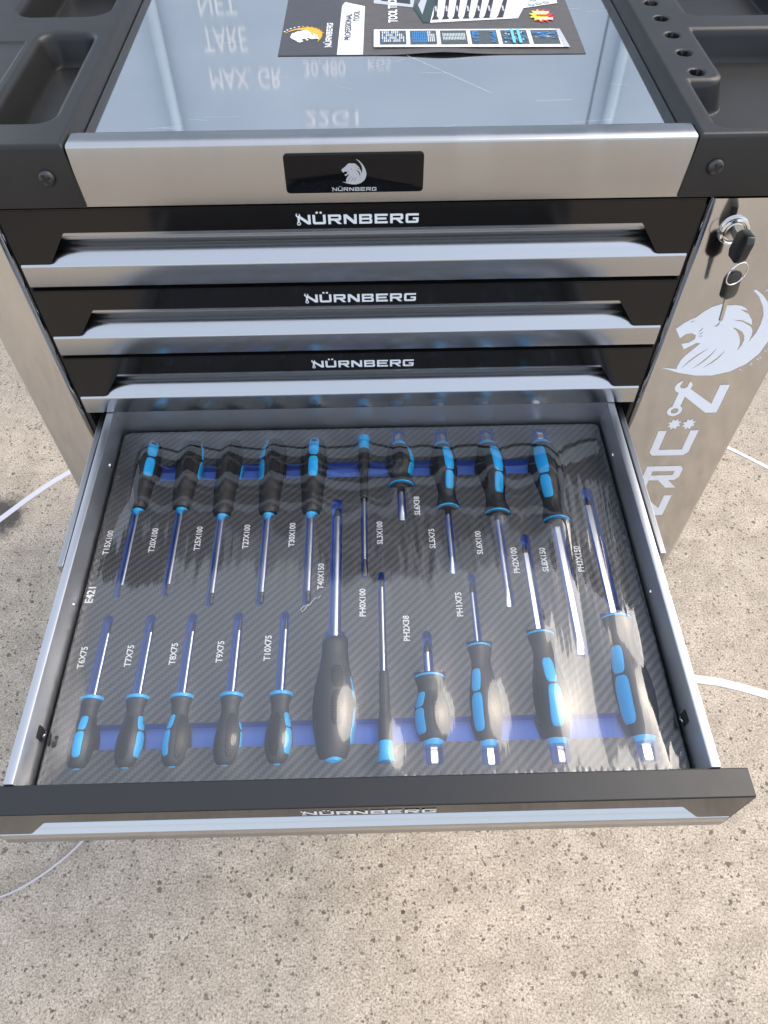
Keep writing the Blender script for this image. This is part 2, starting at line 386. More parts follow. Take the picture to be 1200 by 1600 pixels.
# front plate, flange and worktop
WZ = .038
prof = [(-.0015,.0032),(-.0015,.0495),(-.0009,.0509),(.0004,.0517),(.019,.0515),(.0208,.0508),(.0213,.0490),(.0216,WZ+.0005),(.023,WZ-.001),(.023,.0032)]
mb = MB(); mb.loft([[(x, y, z) for y, z in prof] for x in (-.2125, .2610)])
plate = mb.build('front_plate', M['plate'], T, smooth=True, auto=35)
mb = MB(); mb.box(-.212, .2605, .0235, YB, WZ-.012, WZ); wt = mb.build('worktop', M['worktop'], T)
def scratch(pts, w_, z=WZ+.00012):
    mb = MB()
    for (x0, y0), (x1, y1) in zip(pts[:-1], pts[1:]):
        d = Vector((y0-y1, x1-x0, 0)).normalized()*w_/2
        mb.add([(x0-d.x, y0-d.y, z), (x0+d.x, y0+d.y, z), (x1+d.x, y1+d.y, z), (x1-d.x, y1-d.y, z)], [(0, 1, 2, 3)])
    return mb
scm = mat('scratched_steel', (.86, .87, .88), .45, 1.0)
s_ = scratch([(.050, .181), (.085, .142), (.119, .104)], .0006)
for i in range(26):
    x = RNG.uniform(-.19, .24); y = RNG.uniform(.03, .3); a = RNG.normal(0, .25); l_ = RNG.uniform(.006, .035)
    q = scratch([(x, y), (x+l_*math.cos(a), y+l_*math.sin(a))], RNG.uniform(.00015, .00035)); s_.add(q.v, q.f)
tag(s_.build('scratches', scm, wt, fix=False), kind='stuff')
# badge
bx0, bx1, bz0, bz1 = -.0515, .0555, .0122, .0437
rr = .003; pts = []
for cx, cz, a in ((bx1-rr, bz1-rr, 0), (bx0+rr, bz1-rr, 90), (bx0+rr, bz0+rr, 180), (bx1-rr, bz0+rr, 270)):
    for k in range(5): t = R(a+22.5*k); pts.append((cx+rr*math.cos(t), cz+rr*math.sin(t)))
cx_, cz_ = (bx0+bx1)/2, (bz0+bz1)/2
mb = MB(); mb.loft([[(x, -.0015, z) for x, z in pts], [(x, -.0027, z) for x, z in pts], [(cx_+(x-cx_)*.985, -.0032, cz_+(z-cz_)*.95) for x, z in pts]])
badge = mb.build('badge', M['badge'], plate, smooth=True, auto=30)
k = .0200/1032
put('emblem', lion(), lambda u, v: (-.0078+u*k*1.05, -.00335, .0192+v*k), M['print_grey'], plate)
k = .0345/BRW
put('lettering', BR, lambda u, v: (-.0155+u*k, -.00335, .0140+v*k), M['print_grey'], plate)

# side trays: moulded plastic built as a height surface
def sstep(t): t = np.clip(t, 0, 1); return t*t*(3-2*t)
def rrect(X, Y, x0, x1, y0, y1, r):
    dx = np.abs(X-(x0+x1)/2)-(x1-x0)/2+r; dy = np.abs(Y-(y0+y1)/2)-(y1-y0)/2+r
    return np.hypot(np.maximum(dx, 0), np.maximum(dy, 0))+np.minimum(np.maximum(dx, dy), 0)-r
def side_tray(x0, x1, recess, holes, inner, steps=()):
    y0, y1, zt = -.003, .43, .0535; s = .0008
    X1 = np.linspace(x0, x1, int((x1-x0)/s)+1); Y1 = np.linspace(y0, y1, int((y1-y0)/(s*1.25))+1)
    X, Y = np.meshgrid(X1, Y1); Z = np.full_like(X, zt)
    for sd_, dep in recess:
        d = -sd_(X, Y)                               # >0 inside the recess
        fall = np.where(d < .003, dep*.09*np.clip(d/.003+.6, 0, 1.6)**2/2.56, 0)
        Z = Z - np.maximum(fall, dep*(.09+.91*np.clip((d-.003)/.0065, 0, 1)**.9)*(d >= .003))
    for sd_, dep in steps: Z = Z - dep*sstep((-sd_(X, Y))/.002)
    for hx, hy, hr in holes:
        hr = .0062
        q = np.hypot(X-hx, Y-hy); Z = np.where(q < hr, Z-.055*sstep((hr-q)/.0012), Z); Z = Z-.0012*np.clip(1-(q-hr)/.0025, 0, 1)**2*(q >= hr)
    e = np.minimum.reduce([Y-y0, (X-x0), (x1-X), (y1-Y)]); r = .0032
    Z = Z-(r-np.sqrt(np.maximum(r*r-np.maximum(r-e, 0)**2, 0)))
    ny, nx = X.shape; V = np.stack([X, Y, Z], -1).reshape(-1, 3).tolist(); F = []
    for j in range(ny-1):
        for i in range(nx-1): F.append((j*nx+i, j*nx+i+1, (j+1)*nx+i+1, (j+1)*nx+i))
    loop = [i for i in range(nx)] + [j*nx+nx-1 for j in range(1, ny)] + [(ny-1)*nx+i for i in range(nx-2, -1, -1)] + [j*nx for j in range(ny-2, 0, -1)]
    b0 = len(V)
    for q in loop:
        v = V[q]; dx = .0045*inner if abs(v[0]-(x1 if inner > 0 else x0)) < 1e-6 else 0
        V.append((v[0]+dx*.6, v[1], .0035))
    n_ = len(loop)
    for q in range(n_): F.append((loop[(q+1) % n_], loop[q], b0+q, b0+(q+1) % n_))
    F.append(tuple(b0+q for q in range(n_)))
    return mesh('side_tray', V, F, M['tray'], T, smooth=True, auto=50)
lt = side_tray(-.368, -.2140, [(lambda X, Y: rrect(X, Y, -.2825, -.2275, .0305, .2040, .017), .0265),
                               (lambda X, Y: rrect(X, Y, -.318, -.2260, .237, .40, .022), .032)], [], 1,
               [(lambda X, Y: rrect(X, Y, -.352, -.2885, .02, .1845, .003), .0014)])
def rec_r(X, Y):
    a = rrect(X, Y, .2755, .420, .0065, .192, .012); b = rrect(X, Y, .25, .3045, .0900, .30, .010)
    return np.maximum(a, -b)
rt_ = side_tray(.2622, .446, [(rec_r, .026), (lambda X, Y: rrect(X, Y, .310, .424, .218, .42, .012), .026)],
                [(.2845, .250, .0053), (.2852, .2134, .0053), (.286, .1763, .0053), (.2868, .139, .0053), (.2876, .1016, .0053)], -1)
def phillips(x, z, parent):
    mb = MB(); y = -.003; rings = []
    for r, dy in ((.0066, .001), (.0066, -.0012), (.0058, -.0026), (.0048, -.0034), (.0044, -.0035)):
        rings.append([(x+r*math.cos(6.283*i/24), y+dy, z+r*math.sin(6.283*i/24)) for i in range(24)])
    mb.loft(rings); o = mb.build('screw', M['screw'], parent, smooth=True, auto=50)
    c_ = MB()
    for a in (25, 115):
        u = Vector((math.cos(R(a)), 0, math.sin(R(a)))); v = Vector((-u.z, 0, u.x))
        P = [Vector((x, y-.0037-.00005*(a > 90), z))+u*s1*.0042+v*s2*.0011 for s1, s2 in ((-1, -1), (1, -1), (1, 1), (-1, 1))]
        c_.add([p[:] for p in P], [(0, 1, 2, 3)])
    c_.build('slot', M['void'], o, fix=False)
phillips(-.2335, .0285, lt); phillips(.2812, .0285, rt_)

# drawers
def lip_profile(h):
    return [(.0012,0),(.0012,-.0240),(.0022,-.0252),(.0045,-.0256),(.0166,-.0262),(.0174,-.0272),(.0174,-.0374),(.0165,-.0381),(.0140,-.0387),(.0110,-.0397),(.0080,-.0414),(.0050,-.0438),(.0025,-.0465),
            (.0006,-.0490),(-.0010,-.0503),(-.0016,-.0512),(-.0016,-.0525),(-.0016,-h+.0012),(-.0010,-h),(.0195,-h),(.0195,0)]
def fascia_poly(W, h):
    return [(-W,0),(-W,-.0490),(-.2600,-.0490),(-.2575,-.0478),(-.2400,-.0222),(-.2380,-.0200),(.2380,-.0200),(.2400,-.0222),(.2575,-.0478),(.2600,-.0490),(W,-.0490),(W,0)]
def drawer_front(z0, y0, h=.0715, W=.2850):
    mb = MB(); mb.loft([[(x, y0+y, z0+z) for y, z in lip_profile(h)] for x in (-W+.0006, W-.0006)])
    d = mb.build('drawer', M['lip'], T, smooth=True, auto=35)
    mb = MB(); mb.prism(fascia_poly(W, h), lambda u, v, t: (u, y0+t, z0+v), .0011, -.0008)
    mb.box(-W, W, y0-.0006, y0+.0205, z0+.0001, z0+.0012)
    mb.build('fascia', M['fascia'], d)
    k = .0985/BRW
    put('lettering', BR, lambda u, v: (-.0455+u*k, y0-.00095, z0-.0158+v*k), M['print_white'], d)
    return d
P_ = .07725
for i in range(3): drawer_front(-P_*i, 0.0)
YO = -.4012
dr = drawer_front(-3*P_, YO)
mb = MB(); mb.box(-.2853, .2853, YO-.0009, YO+.0200, -3*P_+.0013, -3*P_+.0026, .0006); mb.build('top_edge', M['cap'], dr)
for s_ in (-1, 1): mb = MB(); mb.prism([(-.0008,0),(.0195,0),(.0195,-.0713),(.004,-.0713),(-.0012,-.062),(-.0008,-.049)], lambda u, v, t: (s_*t, YO+u, -3*P_+v), .2851, .2859); mb.build('end_cap', M['cap'], dr)
zr, zf = -.2267, -.302
for s_ in (-1, 1):
    mb = MB(); pr = [(.2572,zf+.001),(.2572,zr-.0012),(.2577,zr-.0003),(.2585,zr),(.2640,zr),(.2647,zr-.0003),(.2650,zr-.0012),(.2650,zr-.012),(.2635,zr-.013),(.2635,zf+.001)]
    mb.loft([[(s_*x, y, z) for x, z in pr] for y in (YO+.0203, .0035)])
    mb.build('side_wall', M['drawer'], dr, smooth=True, auto=35)
    mb = MB(); mb.box(s_*.2665-.002, s_*.2665+.002, YO+.05, .20, -.282, -.246, .001); mb.box(s_*.2755-.003, s_*.2755+.003, YO+.22, .35, -.287, -.241, .001)
    mb.box(s_*.2835-.0045, s_*.2835+.0045, .03, .38, -.290, -.238, .001); mb.build('slide_rail', M['zinc'], dr)
    # spring clips and rivets on the inner faces
    mb = MB(); px = s_*.2566
    mb.box(min(px, px-s_*.0004), max(px, px-s_*.0004), -.3395, -.3295, -.2545, -.2435); mb.build('clip_slot', M['void'], dr)
    mb = MB(); mb.tube([(px-s_*.0008, -.3385, -.2515), (px-s_*.003, -.3365, -.2475), (px-s_*.0035, -.3345, -.2495), (px-s_*.0022, -.3335, -.2535), (px-s_*.0012, -.3315, -.2525)], .00065, 6)
    mb.build('spring_clip', M['keymetal'], dr, smooth=True)
    for yy in (-.055, -.2175):
        mb = MB(); mb.loft([[(px-s_*dx, yy+r*math.cos(6.283*i/12), -.2475+r*math.sin(6.283*i/12)) for i in range(12)] for dx, r in ((-.0004, .0022), (.0007, .0018), (.001, .0008))])
        mb.build('rivet', M['chrome'], dr, smooth=True)
mb = MB(); mb.box(-.2571, .2571, .0015, .0035, zf+.001, zr-.0015); mb.build('back_wall', M['drawer'], dr)
mb = MB(); mb.box(-.2632, .2632, YO+.0203, .0034, zf-.001, zf+.0008); mb.build('drawer_floor', M['drawer'], dr)
# the drawers under the open one
z0 = -4*P_
for i in range(2): drawer_front(z0, 0.0); z0 -= P_
drawer_front(z0, 0.0, .1475); z0 -= .1535
mb = MB(); mb.box(-.285, .285, .0, .02, ZB+.002, z0-.003, .001); mb.build('plinth', M['panel'], T)

# side panel emblem and stacked lettering (printed on the right panel)
ex, ez = .30035, -.19166
put('emblem', lion(), lambda u, v: (ex+u*1e-4, -.00025, ez+v*1e-4), M['print_blue'], right_col)
arc = [Vector(p)*1e-4 for p in ((640,1000),(689,963),(767,881),(849,757),(913,607),(947,436),(919,277),(843,147),(735,66))]
cum = [0.0]
for a, b in zip(arc[:-1], arc[1:]): cum.append(cum[-1]+(b-a).length)
for i, ch in enumerate('PROFESSIONAL'):
    d_ = cum[-1]*(i+.35)/12; k_ = max(j for j in range(len(arc)-1) if cum[j] <= d_)
    p0 = arc[max(k_-0, 0)].lerp(arc[k_+1], (d_-cum[k_])/(cum[k_+1]-cum[k_])); t_ = (arc[k_+1]-arc[k_]).normalized(); nrm = Vector((-t_.y, t_.x))
    px, pz = ex+p0.x+nrm.x*.0046, ez+p0.y+nrm.y*.0046
    text('lettering', ch, .0058, lambda u, v: (px+u*t_.x+v*nrm.x, -.00025, pz+u*t_.y+v*nrm.y), M['print_blue'], right_col)
def place(polys, x, z, sx, sz): put('lettering', polys, lambda u, v: (x+u*sx, -.00025-.00002*0, z+v*sz), M['print_blue'], right_col)
place(wrenchN(), .3285, -.2450, .0050, .0050)
place([L['U'], (gear(3.2, 10.0, 1.55), []), (gear(6.8, 10.0, 1.55), [])], .3245, -.3130, .0044, .0051)
place([L['R']], .3285, -.3720, .0043, .0050)
place([L['N']], .3275, -.4270, .0046, .0050)
place([L['B']], .3285, -.4830, .0044, .0050)
place([L['E']], .3285, -.5390, .0044, .0050)
place([L['R']], .3285, -.5950, .0043, .0050)
place([L['G']], .3285, -.6510, .0044, .0050)
# lock
lx, lz = .3172, -.0283
mb = MB(); mb.loft([[(lx+r*math.cos(6.283*i/36), y, lz+r*math.sin(6.283*i/36)) for i in range(36)] for r, y in ((.0128, .001), (.0128, -.0020), (.0120, -.0036), (.0100, -.0042), (.0094, -.0036), (.0090, -.0010), (.0084, -.0012))])
lk = mb.build('lock', M['chrome'], right_col, smooth=True, auto=40)
mb = MB(); mb.loft([[(lx+r*math.cos(6.283*i/28), y, lz+r*math.sin(6.283*i/28)) for i in range(28)] for r, y in ((.0082, .0), (.0082, -.0030), (.0074, -.0038), (.003, -.0038))])
mb.build('lock_cylinder', M['keymetal'], right_col, smooth=True, auto=40)

# ------------------------------------------------------------------ keys
def hexhead(w_, h_, c): return [(-w_+c, -h_), (w_-c, -h_), (w_, -h_+c*1.2), (w_, h_-c*1.2), (w_-c, h_), (-w_+c, h_), (-w_, h_-c*1.2), (-w_, -h_+c*1.2)]
K = new_root('key', (lx, -.0036, lz), 'black plastic headed key pushed into the chrome lock', 'key')
mb = MB(); mb.prism(hexhead(.0112, .0122, .004), lambda u, v, t: (lx-.0012+t+.10*(v), -.0245+u*.98, lz+.0005+v-.12*u), -.0034, .0034, .0011)
mb.build('head', M['key'], K, smooth=True, auto=40)
mb = MB(); mb.box(lx-.0012, lx+.0012, -.0140, -.0030, lz-.0036, lz+.0036); mb.build('blade', M['keymetal'], K)
ring_c = Vector((lx-.0008, -.0345, lz-.0185))
o = MB(); th = R(20)
pts = [ring_c+Vector((math.cos(t)*.0098*math.cos(th), math.cos(t)*.0098*math.sin(th), math.sin(t)*.0104)) for t in [6.283*i/40 for i in range(40)]]
o.tube(pts, .00062, 8, closed=True); ring = o.build('key_ring', M['chrome'], base=(ring_c.x, ring_c.y, ring_c.z-.0104), smooth=True)
tag(ring, 'thin chrome split ring joining the two black keys', 'key ring')
hx, hy, hz = lx-.0004, -.0315, -.0600
K2 = new_root('key', (hx+.004, hy, -.099), 'black plastic headed key hanging free from the split ring', 'key')
ca, sa = math.cos(R(-12)), math.sin(R(-12)); cb, sb = math.cos(R(38)), math.sin(R(38))
def hang(u, v, t):
    x, z = u*cb-t*sb, v; y = u*sb+t*cb
    return (hx+x*1-(z)*math.sin(R(7)), hy+y*.6, hz+z)
mb = MB(); mb.prism(hexhead(.0085, .0130, .0036), hang, -.0036, .0036, .0011); mb.build('head', M['key'], K2, smooth=True, auto=40)
mb = MB(); mb.prism([(-.0030,-.0125),(.0030,-.0125),(.0030,-.019),(.0022,-.020),(.0022,-.0365),(.0,-.0385),(-.0022,-.0365),(-.0022,-.020),(-.0030,-.019)], hang, -.0009, .0009, .0002)
mb.build('blade', M['keymetal'], K2)

# ------------------------------------------------------------------ screwdrivers
FZ = -.2585                                    # foam surface
TOP = FZ + .0034                               # tops of the handles all but level under the film
def prof(kind):
    P = {'E': [(0,.60),(.03,.68),(.10,.82),(.22,.95),(.36,1),(.50,.93),(.64,.76),(.77,.63),(.86,.66),(.94,.80),(1,.83)],
         'S': [(0,.58),(.05,.70),(.15,.86),(.33,1),(.48,.98),(.62,.84),(.76,.70),(.86,.78),(.94,.90),(1,.92)],
         'B': [(0,.52),(.02,.64),(.10,.82),(.28,1),(.44,.98),(.62,.80),(.76,.66),(.86,.67),(.95,.82),(1,.86)],
         'A': [(0,.36),(.03,.60),(.09,.80),(.20,.98),(.30,1),(.40,.96),(.48,.93),(.60,.90),(.75,.80),(.92,.74),(.98,.74),(1,.62)],
         'C': [(0,.58),(.03,.68),(.14,.86),(.32,.99),(.42,1),(.56,.93),(.72,.74),(.85,.64),(.93,.66),(.98,.64),(1,.48)],
         'D': [(0,.98),(.02,1.06),(.20,.86),(.22,.93),(.44,.93),(.50,.80),(.56,.72),(.98,.70),(1,.60)]}[kind]
    t = np.array([p[0] for p in P]); r = np.array([p[1] for p in P])
    tt = np.linspace(0, 1, 61); rr = np.interp(tt, t, r)
    if kind != 'D':
        for _ in range(3): rr[1:-1] = (rr[:-2]+2*rr[1:-1]+rr[2:])/4
    return tt, rr
TOOLS = []
def driver(name_kind, size, x, yend, yneck, ytip, Rm, rs, kind, tip, pad_ang, label, tilt=0.0, hexs=False):
    d = 1 if ytip > yend else -1; Lh = abs(yneck-yend); Ls = abs(ytip-yneck)
    tt, rr = prof(kind)
    def rad(t): return np.interp(t, tt, rr)*Rm
    AX = FZ-.0008 if Rm < .008 else max(TOP-Rm, FZ-(.0045 if kind in 'AB' else (.0070 if d < 0 else .0090)))
    SZ = max(FZ-.0012-rs, AX+.0) if Rm > .008 else AX         # shaft axis, just under the foam surface
    def ax(s):
        t = s/(Lh+Ls); return x+tilt*(s-Lh)*d, yend+d*s, AX
    lob = .035 if kind in 'EBSAC' else 0
    def surf(s, th, off=0.0):
        cx, cy, cz = ax(s); r = rad(min(max(s/Lh, 0), 1))*(1+lob*math.cos(3*(th-pad_ang)))+off
        return (cx+r*math.sin(th), cy, cz+r*math.cos(th))
    root = new_root('screwdriver', (x, (yend+ytip)/2, AX-Rm), label, 'screwdriver', 'screwdrivers lying in the foam insert')
    nseg = 30; mb = MB()
    s_lo = .22*Lh if kind == 'D' else 0
    ss = [s_lo+(Lh-s_lo)*i/34 for i in range(35)]
    rings = [[surf(s, 6.283*k/nseg) for k in range(nseg)] for s in ss]
    mb.loft(rings); hd = mb.build('handle', M['rubber'], root, smooth=True, auto=50)
    def patch(s0, s1, th, arc, off, n_exp=4.0, nr=6, na=32, skew=0.0):
        m_ = MB(); rg = []
        for i in range(nr+1):
            q = [0.0, .35, .62, .82, .93, .98, 1.04][i]; ring_ = []
            for k in range(na):
                a = 6.283*k/na; c_, s_ = math.cos(a), math.sin(a)
                u = math.copysign(abs(c_)**(2/n_exp), c_)*q; v = math.copysign(abs(s_)**(2/n_exp), s_)*q
                s = (s0+s1)/2+u*(s1-s0)/2; R0 = rad(s/Lh)
                ring_.append(surf(s, th+(v*arc/2+skew*u*(s1-s0)/2)/max(R0, .004), off if i < 5 else (off*.55 if i == 5 else -.0004)))
            rg.append(ring_)
        m_.loft(rg, True, False); return m_
    def dots(s0, s1, th, arc, pitch=.0021):
        m_ = patch(s0-.001, s1+.001, th, arc*1.12, .00018, 2.6); m_.build('grip_bed', M['bed'], root, smooth=True); m_ = MB(); ns = int((s1-s0)/pitch); nw = int(arc/pitch)
        for i in range(ns+1):
            s = s0+(s1-s0)*i/max(ns, 1); u = (i/max(ns, 1)-.5)*2; wd = arc/2*(1-abs(u)**3)**.5 if abs(u) < 1 else 0
            for j in range(nw+1):
                o_ = (j-nw/2+(.5 if i % 2 else 0))*pitch
                if abs(o_) > wd: continue
                R0 = rad(s/Lh); t0 = th+o_/R0; h = pitch*.36
                base = [surf(s+h*math.cos(a), t0+h*math.sin(a)/R0, -.0002) for a in [6.283*q/5 for q in range(5)]]
                top = [surf(s+h*.5*math.cos(a), t0+h*.5*math.sin(a)/R0, .0006) for a in [6.283*q/5 for q in range(5)]]
                m_.loft([base, top])
        return m_
    if kind in 'ES':
        patch(.10*Lh, .47*Lh, pad_ang, Rm*.72, .0006, skew=.04).build('grip_pad', M['cyan'], root, smooth=True)
        patch(.49*Lh, .74*Lh, pad_ang, Rm*.62, .0006).build('grip_pad', M['cyan'], root, smooth=True)
        for q in (-1.25, 1.25, 2.5): dots(.14*Lh, .66*Lh, pad_ang+q, Rm*.70).build('grip_dots', M['knurl'], root, fix=False)
    elif kind == 'B':
        patch(.13*Lh, .50*Lh, pad_ang, Rm*.66, .0005).build('grip_pad', M['cyan'], root, smooth=True)
        patch(.52*Lh, .74*Lh, pad_ang, Rm*.58, .0005).build('grip_pad', M['cyan'], root, smooth=True)
        for q in (-1.15, 1.15, 2.3): dots(.10*Lh, .72*Lh, pad_ang+q, Rm*.70, .0018).build('grip_dots', M['knurl'], root, fix=False)
    elif kind == 'A':
        p1 = patch(.05*Lh, .32*Lh, pad_ang, Rm*.72, .0006).build('grip_pad', M['cyan'], root, smooth=True)
        q = circ(0, 0, 1, 16)
        mb = MB(); mb.add([surf(.11*Lh+.0028*u, pad_ang+.0028*v/rad(.11), .0008) for u, v in q], [tuple(range(16))]); mb.build('hanging_hole', M['void'], p1)
        patch(.345*Lh, .60*Lh, pad_ang, Rm*.68, .0006).build('grip_pad', M['cyan'], root, smooth=True)
        for q in (-1.2, 1.2, 2.4):
            dots(.08*Lh, .33*Lh, pad_ang+q, Rm*.72).build('grip_dots', M['knurl'], root, fix=False)
            dots(.36*Lh, .58*Lh, pad_ang+q, Rm*.72).build('grip_dots', M['knurl'], root, fix=False)
    elif kind == 'C':
        for q in (-1.75, 1.15-1.75+.55, 1.15-1.75+1.35):
            dots(.24*Lh, .50*Lh, q+.25, Rm*.55, .0024).build('grip_dots', M['knurl'], root, fix=False)
            dots(.54*Lh, .72*Lh, q+.25, Rm*.55, .0024).build('grip_dots', M['knurl'], root, fix=False)
        patch(.12*Lh, .40*Lh, pad_ang, Rm*.5, .0006).build('grip_pad', M['cyan'], root, smooth=True)
        patch(.46*Lh, .66*Lh, pad_ang, Rm*.5, .0006).build('grip_pad', M['cyan'], root, smooth=True)
    def lathe(name_, pr, mt, par=root, nn=nseg, a0=0.0):
        mb = MB(); rg = []
        for s, r in pr:
            cx, cy, cz = ax(s); rg.append([(cx+r*math.sin(a0+6.283*k/nn), cy, cz+r*math.cos(a0+6.283*k/nn)) for k in range(nn)])
        mb.loft(rg); return mb.build(name_, mt, par, smooth=True, auto=35)
    rn = rad(1.0); re = rad(0.0)
    if kind in 'ES':
        lathe('collar', [(Lh-.0016, rn*.97), (Lh-.0014, rn+.0007), (Lh+.0003, rn+.0008), (Lh+.0006, rn*.97)], M['cyan'])
        lathe('flange', [(Lh-.0002, rn*.96), (Lh+.0018, rn*.95), (Lh+.0030, rn*.80), (Lh+.0040, rs*1.5), (Lh+.0050, rs)], M['rubber'])
        lathe('end_ring', [(.0018, re*1.10), (.0, re*1.08), (-.0026, re*.98), (-.0036, re*.7)], M['cyan'])
        a = R(45)+pad_ang*.3; rb = re*.62
        lathe('striking_cap', [(-.0022, rb*.96), (-.0060, rb), (-.0064, rb*.93), (-.0074, rb*.93), (-.0078, rb*1.03), (-.0155, rb*1.03), (-.0172, rb*.86)], M['shaft'], nn=6, a0=a)
        tail = .0172
    elif kind == 'B':
        lathe('collar', [(Lh-.0006, rn), (Lh-.0002, rn*1.13), (Lh+.0022, rn*1.15), (Lh+.0030, rn*1.05), (Lh+.0034, rs)], M['cyan'])
        lathe('end_ring', [(.0012, re*.9), (-.0006, re*.9), (-.0014, re*.6)], M['cyan']); tail = .0014
    elif kind == 'A':
        lathe('collar', [(Lh-.002, rn*.66), (Lh+.0012, rn*.70), (Lh+.0030, rn*.60), (Lh+.0052, rs+.0004)], M['cyan']); tail = 0
    elif kind == 'C':
        lathe('collar', [(Lh-.001, rn*.75), (Lh+.0012, rn*.66), (Lh+.0018, rs)], M['cyan'])
        lathe('end_ring', [(.002, re*1.06), (-.0004, re*1.04), (-.003, re*.8), (-.0038, re*.4)], M['cyan']); tail = .0038
    else:
        lathe('end_cap', [(.225*Lh, Rm*.80), (.215*Lh, Rm*.90), (.10*Lh, Rm*.92), (.035*Lh, Rm*1.06), (.008*Lh, Rm*1.12), (0, Rm*1.05), (-.0004, Rm*.3)], M['cyan']); tail = 0
        mb = MB()
        for k in range(5):
            th = -1.2+.6*k; mb.tube([surf(.60*Lh, th, -.00015), surf(.95*Lh, th, -.00015)], .00035, 5)
        mb.build('grip_ribs', M['knurl'], root, smooth=True)
    nn = 6 if hexs else 18
    tl = {'T': .011, 'P': .012, 'S': .014}[tip]; tl = min(tl, .4*Ls)
    def shaft(name_, pr, mt):
        mb = MB(); rg = []
        for s, rx, rz in pr:
            cx, cy, cz = ax(s)
            rg.append([(cx+rx*math.sin(R(30)+6.283*k/nn), cy, cz+rz*math.cos(R(30)+6.283*k/nn)) for k in range(nn)])
        mb.loft(rg); return mb.build(name_, mt, root, smooth=True, auto=30)
    e = Lh+Ls
    if tip == 'T':
        shaft('shaft', [(Lh-.004, rs, rs), (e-tl, rs, rs)], M['shaft'])
        shaft('tip', [(e-tl, rs*.99, rs*.99), (e-tl*.62, rs*.98, rs*.98), (e-tl*.55, rs*.72, rs*.72), (e-.0006, rs*.70, rs*.70), (e, rs*.5, rs*.5)], M['tip'])
    elif tip == 'P':
        shaft('shaft', [(Lh-.004, rs, rs), (e-tl, rs, rs)], M['shaft'])
        shaft('tip', [(e-tl, rs*.99, rs*.99), (e-tl*.55, rs*.98, rs*.98), (e-tl*.12, rs*.42, rs*.42), (e, rs*.22, rs*.22)], M['tip'])
    else:
        w_ = rs*1.28
        shaft('shaft', [(Lh-.004, rs, rs), (e-tl*1.25, rs, rs)], M['shaft'])
        shaft('tip', [(e-tl*1.25, rs*.995, rs*.995), (e-tl, rs*1.02, rs*.92), (e-tl*.6, w_, rs*.55), (e-tl*.2, w_*.98, rs*.30), (e, w_*.92, rs*.18)], M['shaft'] if rs > .0018 else M['tip'])
    TOOLS.append(dict(x=x, y0=yend-d*tail, yend=yend, yneck=yneck, ytip=ytip, d=d, Lh=Lh, Ls=Ls, rad=rad, Rm=Rm, rs=rs, tail=tail, kind=kind, ax=ax, AX=AX, size=size, re=re))
    return root
def lab(desc, s): return '%s in the foam slot marked %s' % (desc, s)
tA = 'black torx screwdriver with blue pads and long handle'
for s, x, a, rs in (('T15X100', -.2232, 25, .0020), ('T20X100', -.1800, 82, .0022), ('T25X100', -.1385, 95, .0025), ('T27X100', -.0930, -52, .0027), ('T30X100', -.0506, 2, .0029)):
    y_ = {'T15X100': 0, 'T20X100': 0}.get(s, -.009)
    driver('A', s, x, -.0125, -.1030+y_, -.2010+y_*1.2, .0142, rs, 'A', 'T', R(a), lab(tA, s))
driver('D', 'SL3X100', .0016, -.0140, -.0960, -.1870, .0062, .0016, 'D', 'S', 0, lab('slim black precision screwdriver with blue end cap', 'SL3X100'))
driver('S', 'SL6X38', .0393, -.0230, -.0800, -.1195, .0148, .0030, 'S', 'S', R(62), lab('stubby black slotted screwdriver with blue pads', 'SL6X38'), hexs=False)
driver('E', 'SL5X75', .0845, -.0245, -.1095, -.1830, .0142, .0026, 'E', 'S', R(20), lab('black slotted screwdriver with blue pads', 'SL5X75'))
driver('E', 'SL6X100', .1328, -.0250, -.1180, -.2200, .0158, .0030, 'E', 'S', R(24), lab('black slotted screwdriver with blue pads', 'SL6X100'))
driver('E', 'SL8X150', .1895, -.0260, -.1290, -.2690, .0172, .0046, 'E', 'S', R(-22), lab('large black slotted screwdriver with blue pads', 'SL8X150'), hexs=True)
tB = 'small black torx screwdriver with blue collar and pads'
for s, x, a, rs in (('T6X75', -.2262, -6, .0016), ('T7X75', -.1885, 55, .0016), ('T8X75', -.1515, -38, .0017), ('T9X75', -.1104, 88, .0018), ('T10X75', -.0692, 52, .0018)):
    driver('B', s, x, -.3600, -.3035, -.2285, .0112, rs, 'B', 'T', R(a), lab(tB, s))
driver('C', 'T40X150', -.0250, -.3580, -.2480, -.1030, .0180, .0042, 'C', 'T', R(74), lab('largest black torx screwdriver with dotted barrel handle', 'T40X150'))
driver('D', 'PH0X100', .0170, -.3610, -.2840, -.1880, .0062, .0017, 'D', 'P', 0, lab('slim black precision screwdriver with blue end cap', 'PH0X100'))
driver('S', 'PH2X38', .0556, -.3440, -.2880, -.2510, .0150, .0030, 'S', 'P', R(-48), lab('stubby black cross head screwdriver with blue pads', 'PH2X38'))
driver('E', 'PH1X75', .1003, -.3460, -.2600, -.1920, .0136, .0026, 'E', 'P', R(-34), lab('black cross head screwdriver with blue pads', 'PH1X75'))
driver('E', 'PH2X100', .1555, -.3460, -.2500, -.1500, .0158, .0038, 'E', 'P', R(6), lab('black cross head screwdriver with blue pads', 'PH2X100'), hexs=True)
driver('E', 'PH3X150', .2252, -.3460, -.2360, -.0950, .0176, .0048, 'E', 'P', R(-40), lab('large black cross head screwdriver with blue pads', 'PH3X150'), hexs=True)

